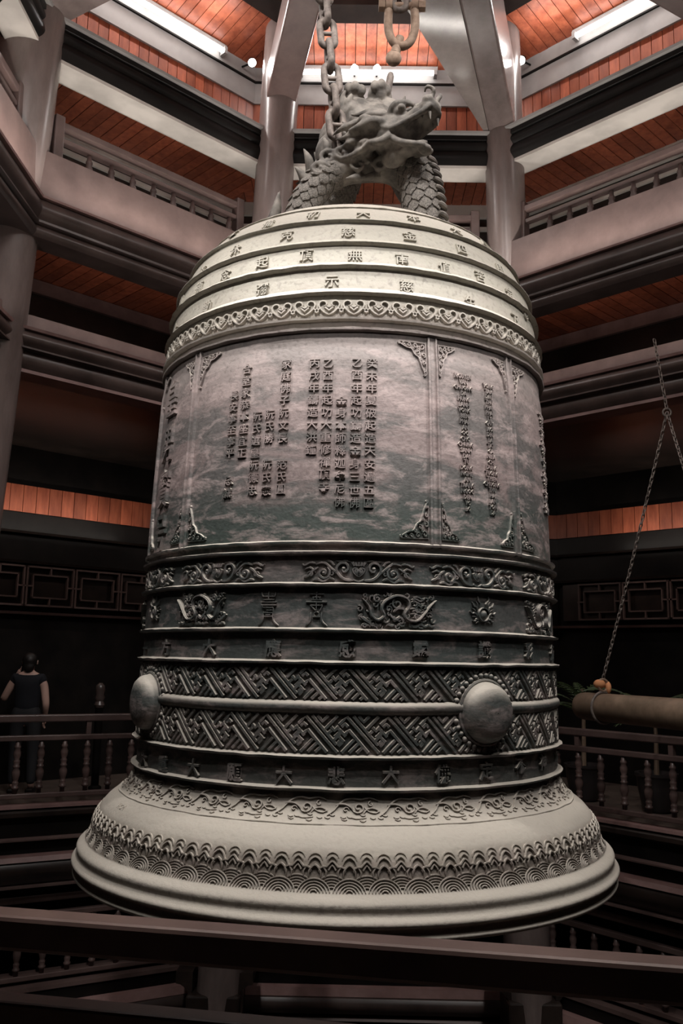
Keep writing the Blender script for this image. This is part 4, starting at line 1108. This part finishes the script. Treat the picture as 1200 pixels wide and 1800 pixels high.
# upper snout, curling nose, lips
hball(0.22, 0, .02, .095, (1.5, .92, .72)); hball(0.315, 0, .045, .075, (1.0, 1.15, .85))
for s in (-1, 1):
    hball(0.335, .05 * s, .075, .042, (1, 1, .9))                       # nostril bulb
    hball(0.13, .085 * s, .085, .040, (1.2, .8, .8))                     # eye socket
    htube([(0.04, .09 * s, .09, .022), (0.10, .10 * s, .135, .030), (0.18, .075 * s, .125, .024), (0.23, .05 * s, .095, .014)], 12)   # brow
    htube([(0.36, .055 * s, .03, .020), (0.30, .085 * s, -.015, .022), (0.20, .098 * s, -.030, .022), (0.08, .115 * s, -.040, .024), (0.0, .13 * s, .0, .02)], 16)  # upper lip
    htube([(0.27, .045 * s, -.235, .020), (0.20, .075 * s, -.205, .022), (0.11, .09 * s, -.155, .024), (0.03, .10 * s, -.08, .026)], 14)  # lower lip
    htube([(0.36, .03 * s, .10, .018), (0.385, .045 * s, .14, .016), (0.35, .075 * s, .165, .012), (0.33, .07 * s, .13, .008)], 10)        # nose curl
    htube([(0.0, .07 * s, .13, .030), (-.10, .09 * s, .20, .026), (-.20, .10 * s, .22, .018), (-.28, .09 * s, .27, .008)], 14)           # horn
    htube([(0.02, .12 * s, .03, .034), (-.06, .18 * s, .05, .036), (-.15, .22 * s, .02, .024), (-.22, .23 * s, .03, .008)], 12, 12)      # ear
    htube([(0.05, .11 * s, -.08, .03), (-.02, .15 * s, -.12, .03), (-.10, .17 * s, -.10, .022), (-.15, .19 * s, -.14, .008)], 12)
hball(0.14, 0, -.185, .070, (1.9, .9, .42)); hball(0.245, 0, -.235, .046, (1, 1.1, .7)); hball(0.03, 0, -.10, .10, (1.2, .9, .9))
hball(0.0, 0, -.16, .09, (1.2, .8, 1.0))
htube([(0.30, 0, .10, .030), (0.22, 0, .105, .030), (0.12, 0, .12, .03), (0.02, 0, .16, .028)], 10)
# mane locks
rr_ = random.Random(11)
LOCKS = []
for i in range(60):
    a = rr_.uniform(-2.6, 2.6); ring = rr_.uniform(.09, .15)
    y0, z0_ = math.sin(a) * ring, math.cos(a) * ring * .9; L_ = rr_.uniform(.16, .34); sw = rr_.uniform(-.05, .05)
    LOCKS.append([(rr_.uniform(-.06, .04), y0, z0_, .018), (-.06 - L_ * .25, y0 * 1.35 + sw * .4, z0_ * 1.25 + .03, .026), (-.06 - L_ * .6, y0 * 1.45 - sw, z0_ * 1.25 + .00, .021), (-.06 - L_, y0 * 1.5 + sw, z0_ * 1.15 + .05, .006)])
for l in LOCKS: htube(l, 12, 8)
# curls and leaf flames along the left arch
for (x, y, z) in ((-.26, -.37, 5.0), (-.10, -.37, 5.12), (0.06, -.34, 5.17), (.18, -.34, 5.06), (-.20, -.36, 5.10), (.02, -.36, 5.04)):
    q = [(x + .075 * (1 - .8 * t) * math.cos(a), y - .01 * t, z + .060 * (1 - .8 * t) * math.sin(a), .020 - .008 * t) for t, a in ((k / 14, 0.3 + k * .55) for k in range(15))]
    p, r = tp(q, 22); mb.tube(p, r, 8)
for x, z, dx, dz in ((-.33, 5.02, -.05, .16), (-.22, 5.14, -.02, .13), (-.05, 5.20, -.06, .14), (.10, 5.22, -.10, .10), (.16, 5.0, -.14, -.05), (.05, 4.98, -.13, -.03), (-.36, 4.92, -.08, .12)):
    p, r = tp([(x, -.30, z, .035), (x + dx * .5 + .015, -.33, z + dz * .5, .032), (x + dx, -.34, z + dz, .006)], 9); mb.tube(p, r, 8)
# back fins
for x, y, z, dx, dy, dz in ((0.30, 0.05, 5.66, .07, -.03, .19), (0.38, 0.05, 5.52, .09, -.02, .15), (0.22, 0.03, 5.78, .03, 0, .12), (-.24, .12, 5.30, -.09, -.02, .12), (-.30, .14, 5.10, -.10, -.02, .10)):
    p, r = tp([(x, y, z - .04, .055), (x + dx * .5, y + dy * .5, z + dz * .5, .036), (x + dx, y + dy, z + dz, .005)], 9); mb.tube(p, r, 8)
mb.ball((0.50, -.34, 4.50), .20, 16, 8, (1, 1, .35)); mb.ball((-.45, -.27, 4.46), .16, 16, 8, (1, 1, .35))
# fur grooves and rows of scale ridges over the haunches
for i in range(70):
    a = rr_.uniform(-2.4, .2); z = rr_.uniform(5.30, 5.75); rad = .20; x0_, y0_ = -.04 + rad * math.cos(a), .0 + rad * .9 * math.sin(a)
    p, r = tp([(x0_ * 1.0, y0_, z, .014), (x0_ * 1.06 - .02, y0_ * 1.08, z - .05, .020), (x0_ * 1.05 - .05, y0_ * 1.06, z - .11, .006)], 7); mb.tube(p, r, 6)
LOOP = remeshed('dragon_loop', mb, M_STONE, BELL, 0.0095, 1)
# tail spike standing at the left
mt = MB()
for q in ([(-.62, -.22, 4.30, .05), (-.60, -.22, 4.62, .055), (-.565, -.22, 4.80, .04), (-.555, -.22, 4.93, .004)], [(-.68, -.22, 4.30, .04), (-.67, -.22, 4.55, .035), (-.64, -.22, 4.72, .004)], [(-.55, -.2, 4.30, .04), (-.52, -.2, 4.60, .04), (-.52, -.2, 4.74, .004)]):
    p, r = tp(q, 10); mt.tube(p, r, 10, flat=.6)
remeshed('tail_spike', mt, M_STONE, LOOP, 0.012, 1)
# eyes and teeth
for s in (-1, 1):
    e = MB(); e.ball(hp_(0.155, .105 * s, .088), .026, 12, 8); e.build('eye', M_STONE, LOOP, smooth=True)
me_t = None
for i, (x, y) in enumerate([(.34, .05), (.34, -.05), (.29, .07), (.24, .08), (.19, .085), (.29, -.07), (.24, -.08), (.19, -.085)]):
    e = MB(); L_ = .055 if i < 2 else .03
    e.tube([hp_(x, y, -.02), hp_(x, y * .97, -.02 - L_)], [.012, .002], 8); e.build('tooth', M_STONE, LOOP, smooth=True)

# overlapping scales
def scale_mesh(k):
    n = 7; V = []; F = []
    for j in range(5):
        v = j / 4
        for i in range(n):
            u_ = i / (n - 1) * 2 - 1; wd_ = math.cos(max(0, v - .35) / .65 * math.pi / 2) ** .6 if v > .35 else 1
            V.append((u_ * .5 * wd_, -v + .12 * u_ * u_ * v, .10 * (1 - u_ * u_) + .16 * v - .04))
    for j in range(4):
        for i in range(n - 1): F.append((j * n + i, j * n + i + 1, (j + 1) * n + i + 1, (j + 1) * n + i))
    m = len(V); V += [(x * .95, y * .96, z - .10) for x, y, z in V]
    for i in range(n - 1): F.append((4 * n + i, 4 * n + i + 1, m + 4 * n + i + 1, m + 4 * n + i))
    for j in range(4):
        F.append((j * n, (j + 1) * n, m + (j + 1) * n, m + j * n)); F.append((j * n + n - 1, m + j * n + n - 1, m + (j + 1) * n + n - 1, (j + 1) * n + n - 1))
    me = bpy.data.meshes.new('scale'); me.from_pydata(V, [], F); me.materials.append(M_STONE)
    me.polygons.foreach_set('use_smooth', [True] * len(me.polygons)); me.set_sharp_from_angle(angle=R(50)); return me
SM = scale_mesh(0)
def put_scales(T_, t0, t1, rows, per, size, face=None):
    p, r = tp(T_, 60); p = [Vector(x) for x in p]
    for j in range(rows):
        f = t0 + (t1 - t0) * j / rows; i = int(f * 59); d = (p[min(i + 1, 59)] - p[max(i - 1, 0)]).normalized()
        ref = (Vector((0, -1, 0)) - d * d.dot(Vector((0, -1, 0)))).normalized(); b = d.cross(ref)
        for k in range(per):
            a = (k + (.5 if j % 2 else 0)) / per * 2 * math.pi - math.pi
            if abs(a) > 1.9: continue
            nrm = ref * math.cos(a) + b * math.sin(a)
            if face and not face(nrm): continue
            o = bpy.data.objects.new('scale', SM); COL.objects.link(o); o.parent = LOOP
            x = d.cross(nrm).normalized(); m = Matrix((x, d, nrm)).transposed().to_4x4()
            m.translation = p[i] + nrm * (r[i] * .97); o.matrix_world = m @ Matrix.Scale(size, 4)
            o.matrix_parent_inverse = Matrix()
put_scales(FORE_R, 0.10, 0.58, 9, 10, .098)
put_scales(ARCH_L, 0.10, 0.60, 11, 9, .082)
put_scales(BACK, 0.22, 0.46, 7, 12, .10)
# belly plates down the right of the fore column
p, r = tp(FORE_R, 60)
for j in range(9):
    i = 5 + j * 3; c = Vector(p[i]); 
    o = MB(); q = [(c.x + .155 * math.cos(a) , c.y + .155 * math.sin(a), c.z) for a in np.linspace(-.95, -.15, 7)]
    o.tube(q, [.014, .02, .022, .022, .022, .02, .014], 8); o.build('belly_plate', M_STONE, LOOP, smooth=True)
# ------------------------------------------------------------------ CHAINS that carry the bell
def link_mesh(L, W, rw, stud, mat, seg=10, n=28):
    mb = MB(); pts = []
    rr2 = (W / 2 - rw); st = L / 2 - rw - rr2
    for i in range(n):
        a = 2 * math.pi * i / n; x = rr2 * math.cos(a); z = rr2 * math.sin(a) + (st if math.sin(a) >= 0 else -st); pts.append((x, 0, z))
    mb.tube(pts, rw, seg, closed=True)
    if stud: mb.tube([(-rr2, 0, 0), (-rr2 * .4, 0, 0), (rr2 * .4, 0, 0), (rr2, 0, 0)], [rw * .95, rw * .62, rw * .62, rw * .95], seg)
    me = bpy.data.meshes.new('chain_link'); me.from_pydata([Vector(v) for v in mb.v], [], mb.f); me.materials.append(mat)
    me.polygons.foreach_set('use_smooth', [True] * len(me.polygons)); return me
LK = link_mesh(0.285, 0.160, 0.0265, True, M_IRON)
def big_chain(a, b, label, first_turn=0, mesh=LK, pitch=0.197, yaw=0.0):
    a, b = Vector(a), Vector(b); d = (b - a).normalized(); n = int((b - a).length / pitch) + 1
    t = thing('bell_chain', label, 'chain', tuple(a))
    q0 = Vector((0, 0, 1)).rotation_difference(d).to_matrix().to_4x4()
    for i in range(n):
        o = bpy.data.objects.new('chain_link', mesh); COL.objects.link(o); o.parent = t
        yw = yaw + (0 if (i + first_turn) % 2 else math.pi / 2) + rr_.uniform(-.12, .12)
        o.matrix_local = Matrix.Translation(d * pitch * i) @ q0 @ Matrix.Rotation(yw, 4, 'Z')
    return t
big_chain((-0.130, -0.262, 5.23), (-0.42, -0.06, 7.95), 'heavy studded iron chain at the left, hooked into the dragon', 0, yaw=.25)
t = big_chain((0.325, 0.03, 6.70), (0.50, 0.02, 7.95), 'heavy iron chain at the right, coming down to the shackle', 1)
t = big_chain((0.235, 0.06, 5.92), (0.262, 0.055, 6.10), 'short piece of heavy iron chain between the shackle and the dragon back', 0)
# shackle
S = thing('bow_shackle', 'rusty brown bow shackle with a bolt, above the dragon at right', 'shackle', (0.335, 0.04, 6.43))
pts = [(-.098, 0, .19), (-.105, 0, .08), (-.098, 0, -.03), (-.062, 0, -.115), (0, 0, -.15), (.062, 0, -.115), (.098, 0, -.03), (.105, 0, .08), (.098, 0, .19)]
P4, r4 = tp([p + (.034,) for p in pts], 30); MB().tube(P4, r4, 14).build('bow', M_RUST, S, smooth=True)
MB().tube([(-.155, 0, .20), (.155, 0, .20)], .028, 14).build('bolt', M_RUST, S, smooth=True)
for s in (-1, 1): MB().tube([(s * .075, 0, .20), (s * .125, 0, .20)], .052, 18).build('eye_lug', M_RUST, S, smooth=True)
hx = MB(); hx.tube([(.13, 0, .20), (.185, 0, .20)], .046, 6); hx.build('nut', M_RUST, S); hx = MB(); hx.tube([(-.18, 0, .20), (-.13, 0, .20)], .046, 6); hx.build('bolt_head', M_RUST, S)
E2 = thing('swivel_eye', 'round rusty swivel eye between the shackle bow and the dragon', 'shackle', (0.285, 0.045, 6.20))
mb = MB(); mb.tube([(.04, 0, .16), (.025, 0, .10), (0, 0, .02)], [.034, .036, .040], 14); mb.build('shank', M_RUST, E2, smooth=True)
mb = MB(); mb.ball((-.01, 0, -.02), .062, 16, 10, (1, .8, 1)); mb.build('eye_boss', M_RUST, E2, smooth=True)
hb2 = MB(); hb2.box((-0.75, -0.14, 7.95), (1.25, 0.14, 8.2)); tag(hb2.build('hoist_beam', M_DARK, bevel=.02), 'heavy dark beam above the bell from which the chains hang, outside the picture', 'beam')

# ------------------------------------------------------------------ STRIKER LOG with its chains
LT = thing('striker_log', 'thick pale brown wooden striker log hanging at right of the bell', 'striker', (2.08, 1.956, 1.194))
dl = Vector((1.30, -2.75, 0.0)); n_ = 16
prof = [(0.0, .02), (0.004, .09), (0.012, .112), (.03, .120), (.25, .122), (.5, .124), (.75, .126), (.97, .128), (.99, .120), (1.0, .08)]
MB().tube([tuple(dl * f) for f, r in prof], [r for f, r in prof], 28).build('log_body', M_LOG, LT, smooth=True)
def strap(f, lab=None):
    c = dl * f; dd = dl.normalized(); s = Vector((-dd.y, dd.x, 0))
    pts = [tuple(c + (s * math.cos(a) + Vector((0, 0, 1)) * math.sin(a)) * .133) for a in np.linspace(0, 2 * math.pi, 25)[:-1]]
    MB().tube(pts, .012, 8, closed=True).build('iron_strap', M_IRON, LT, smooth=True)
    o = MB().tube([tuple(c + (s * .05 * math.cos(a) + Vector((0, 0, 1)) * (.19 + .05 * math.sin(a)))) for a in np.linspace(0, 2 * math.pi, 17)[:-1]], .013, 8, closed=True).build('hanging_eye', M_RUST, LT, smooth=True)
strap(.105); strap(.62)
M_CLOTH = plaster_mat('orange_cloth_knot', (0.62, 0.27, 0.12))
kn = MB(); kn.ball(tuple(dl * .105 + Vector((-.03, 0, .20))), .045, 10, 8, (1.2, 1, .9)); kn.ball(tuple(dl * .105 + Vector((.05, .02, .17))), .035, 10, 8, (.8, 1, 1.5)); kn.build('cloth_knot', M_CLOTH, LT, smooth=True)['label'] = 'orange cloth knot'
def fine_chain(a, b, label, sag=0.0):
    a, b = Vector(a), Vector(b); L = (b - a).length; n = int(L / .040); mb = MB(); me = link_mesh(.062, .036, .0055, False, M_IRON, 5, 10)
    V0 = [v.co.copy() for v in me.vertices]; F0 = [tuple(p.vertices) for p in me.polygons]; d = (b - a).normalized()
    q = Vector((0, 0, 1)).rotation_difference(d).to_matrix()
    for i in range(n):
        f = (i + .5) / n; c = a.lerp(b, f) - Vector((0, 0, sag * 4 * f * (1 - f))); m = q @ Matrix.Rotation(math.pi / 2 * (i % 2) + .3, 3, 'Z')
        mb.add([c - a + m @ v for v in V0], F0)
    t = thing('hanging_chain', label, 'chain', tuple(a)); o = mb.build('chain_links', M_IRON, t, smooth=True); o['kind'] = 'stuff'; return t
RG = Vector((2.754, 1.356, 3.749))
top = Vector((2.719, 1.506, 4.373)); top2 = top + Vector((0, 0.0, 0.10))
fine_chain(RG + Vector((0, 0, .03)), top2, 'thin chain from the gallery beam at right down to the ring')
lg = Vector((2.08, 1.956, 1.194)) + dl * .105 + Vector((0, 0, .24)); lg2 = Vector((2.08, 1.956, 1.194)) + dl * .62 + Vector((0, 0, .24))
fine_chain(lg, RG, 'long thin chain slanting from the ring to the near end of the striker log', 0.03)
fine_chain(lg2, RG, 'thin chain slanting right from the ring to the outer end of the striker log', 0.02)
mb = MB(); mb.tube([(math.cos(a) * .035, 0, math.sin(a) * .035) for a in np.linspace(0, 2 * math.pi, 15)[:-1]], .009, 6, closed=True)
o = mb.build('chain_ring', M_IRON, None, smooth=True); o.location = RG; tag(o, 'small iron ring where the thin chains at right meet', 'ring')

# ------------------------------------------------------------------ PERSON at the left, seen from behind
M_SKIN = plaster_mat('skin', (0.62, 0.40, 0.33), 0.5); M_SHIRT = plaster_mat('navy_shirt', (0.008, 0.009, 0.014), 0.9); M_HAIR = plaster_mat('dark_hair', (0.012, 0.009, 0.008), 0.5); M_TROU = plaster_mat('dark_trousers', (0.015, 0.015, 0.018), 0.8)
def skin_obj(name, verts, edges, radii, mat, parent, root=0, sub=2):
    me = bpy.data.meshes.new(name); me.from_pydata(verts, edges, []); me.materials.append(mat)
    o = bpy.data.objects.new(name, me); COL.objects.link(o)
    md = o.modifiers.new('skin', 'SKIN'); md.use_smooth_shade = True
    for i, r in enumerate(radii):
        sv = me.skin_vertices[0].data[i]; sv.radius = (r, r) if np.isscalar(r) else r; sv.use_root = (i == root)
    s = o.modifiers.new('sub', 'SUBSURF'); s.levels = sub; s.render_levels = sub
    bpy.context.view_layer.update(); dg = bpy.context.evaluated_depsgraph_get()
    m2 = bpy.data.meshes.new_from_object(o.evaluated_get(dg)); m2.name = name; bpy.data.objects.remove(o)
    m2.materials.clear(); m2.materials.append(mat)
    o = bpy.data.objects.new(name, m2); COL.objects.link(o); o.parent = parent; return o
PR_ = thing('person', 'person in dark clothes seen from behind at left, one hand raised to the ear', 'person', (-3.66, 4.16, 0.0), R(8))
# z up, +y the way the person faces (away from the viewer); left hand raised to the ear (viewer's left)
V_ = [(0, 0, .86), (0, 0, 1.02), (0, 0, 1.18), (0, .0, 1.30), (0, .0, 1.355), (0, .01, 1.40), (0, .02, 1.455), (0, .015, 1.50),
      (-.13, 0, 1.27), (-.18, -.01, 1.20), (-.265, .0, 1.03), (-.23, .05, 1.12), (-.125, .06, 1.33), (-.105, .06, 1.375),
      (.13, 0, 1.27), (.18, -.01, 1.20), (.215, -.02, .98), (.19, .10, .83), (.17, .14, .77),
      (-.09, 0, .80), (-.10, .01, .45), (-.10, -.01, .09), (-.10, .10, .035), (.09, 0, .80), (.10, .01, .45), (.10, -.01, .09), (.10, .10, .035)]
E_ = [(0, 1), (1, 2), (2, 3), (3, 4), (4, 5), (5, 6), (6, 7), (3, 8), (8, 9), (9, 10), (10, 11), (11, 12), (12, 13), (3, 14), (14, 15), (15, 16), (16, 17), (17, 18), (0, 19), (19, 20), (20, 21), (21, 22), (0, 23), (23, 24), (24, 25), (25, 26)]
R_ = [(.118, .085), (.108, .078), (.128, .085), (.10, .07), .048, (.058, .066), (.072, .088), (.058, .074), .062, .052, .042, .036, .027, .030, .062, .052, .042, .028, .028, .082, .056, .038, .030, .082, .056, .038, .030]
skin_obj('body', V_, E_, R_, M_SKIN, PR_)
def grow(idx, k, name, mat):
    mp = {v: i for i, v in enumerate(idx)}; ed = [(mp[a], mp[b]) for a, b in E_ if a in mp and b in mp]
    rad = [tuple(np.array(R_[i]) * (k + .12) + .012) if not np.isscalar(R_[i]) else R_[i] * k + .008 for i in idx]
    skin_obj(name, [V_[i] for i in idx], ed, rad, mat, PR_)
grow([0, 1, 2, 3, 8, 9, 14, 15], 1.12, 'shirt', M_SHIRT); grow([0, 1, 19, 20, 21, 23, 24, 25], 1.10, 'trousers', M_TROU)
hr = MB(); hr.ball((0, -.005, 1.475), .093, 18, 12, (.92, 1.0, 1.0)); hr.ball((0, -.045, 1.41), .07, 14, 10, (.95, .7, 1.1)); remeshed('hair', hr, M_HAIR, PR_, .012, 2)
fc = MB(); fc.tube([(0, .10, 1.475), (0, .125, 1.445)], [.010, .016], 8); fc.build('nose', M_SKIN, PR_, smooth=True)
for s in (-1, 1):
    e = MB(); e.ball((s * .082, .015, 1.455), .022, 10, 8, (.4, .8, 1.2)); e.build('ear', M_SKIN, PR_, smooth=True)
    e = MB(); e.ball((s * .03, .095, 1.475), .012, 8, 6); e.build('eye', M_HAIR, PR_, smooth=True)
    e = MB(); e.box((s * .10 - .045, -.07, 0), (s * .10 + .045, .17, .06)); e.build('shoe', M_HAIR, PR_, bevel=.02)
for base, dirv in (((-.105, .065, 1.37), (0.02, .02, .055)), ((.17, .145, .765), (0, .03, -.055))):
    b = Vector(base); dv = Vector(dirv)
    for k in range(4):
        off = Vector((0, (k - 1.5) * .018, 0)); q0 = b + off; q1 = q0 + dv * (.75 - abs(k - 1.4) * .08); q2 = q1 + dv * .45 + Vector((.012, 0, 0))
        MB().tube([q0, q1, q2], [.0095, .009, .006], 8).build('finger', M_SKIN, PR_, smooth=True)
    MB().tube([b + Vector((0, .02, -.02)), b + Vector((.01, .05, .0)), b + Vector((.015, .06, .02))], [.011, .010, .007], 8).build('thumb', M_SKIN, PR_, smooth=True)
M_PHONE = plaster_mat('dark_phone', (0.02, 0.02, 0.022), .3)
ph = MB(); ph.box((-.006, -.035, -.07), (.006, .035, .07)); o = ph.build('mobile_phone', M_PHONE, None, bevel=.004)
o.location = (-3.66 - .093, 4.16 + .045, 1.41); o.rotation_euler = (0.15, 0.1, R(8)); tag(o, 'dark mobile phone held to the ear of the standing person', 'phone')

# slim post with pale carved top behind the left railing
fp = thing('finial_post', 'slim dark post with a pale carved top behind the left railing', 'post', (-2.88, 4.35, 0.0))
MB().lathe([(.075, 0), (.075, .06), (.045, .08), (.045, .93), (.06, .95)], 16).build('post_shaft', M_BLACK, fp, smooth=True)
MB().lathe([(.05, .95), (.062, .98), (.045, 1.02), (.060, 1.06), (.045, 1.10), (.058, 1.15), (.05, 1.20), (.02, 1.23)], 16).build('post_top', M_ROLL, fp, smooth=True)

# ------------------------------------------------------------------ POTTED PLANTS in the dark at right
M_LEAF = plaster_mat('dark_green_leaf', (0.06, 0.09, 0.035), .5); M_POT = plaster_mat('dark_glazed_pot', (0.03, 0.025, 0.025), .3)
def palm(loc, h, label, seed, n=13):
    rr = random.Random(seed); t = thing('potted_plant', label, 'plant', loc)
    MB().lathe([(.12, 0), (.16, .04), (.20, .25), (.21, .36), (.23, .38), (.23, .41), (.19, .41), (.18, .36)], 20).build('pot', M_POT, t, smooth=True)
    MB().tube([(0, 0, .34), (.01, 0, h * .55), (0, 0.01, h * .72)], [.03, .022, .015], 8).build('stem', M_LOG, t, smooth=True)
    for i in range(n):
        a = rr.uniform(0, 6.28); L = rr.uniform(.35, .55); z0 = h * rr.uniform(.55, .72); el = rr.uniform(.3, 1.2); mb = MB()
        pts = []
        for k in range(9):
            f = k / 8; pts.append(Vector((math.cos(a) * L * f * math.cos(el * (1 - f * .8)), math.sin(a) * L * f * math.cos(el * (1 - f * .8)), z0 + math.sin(el) * L * f - .35 * L * f * f)))
        mb.tube(pts, [.006] * 9, 5)
        for k in range(1, 9):
            for s in (-1, 1):
                d = (pts[k] - pts[k - 1]).normalized(); sd = Vector((-math.sin(a), math.cos(a), 0)) * s
                tip = pts[k] + sd * .11 * (1 - k / 12) + d * .07 - Vector((0, 0, .02)); c = pts[k]
                mb.add([c - d * .010, c + d * .010, tip, c + (tip - c) * .5 + Vector((0, 0, .008)) + d * .01], [(0, 1, 3), (0, 3, 2), (1, 2, 3), (0, 2, 1)])
        mb.build('frond', M_LEAF, t)
palm((3.35, 3.75, 0), 1.45, 'potted palm in the dark behind the right railing, above the log', 4)
palm((2.75, 4.45, 0), 1.75, 'taller potted palm in the dark beside the bell at right', 9)
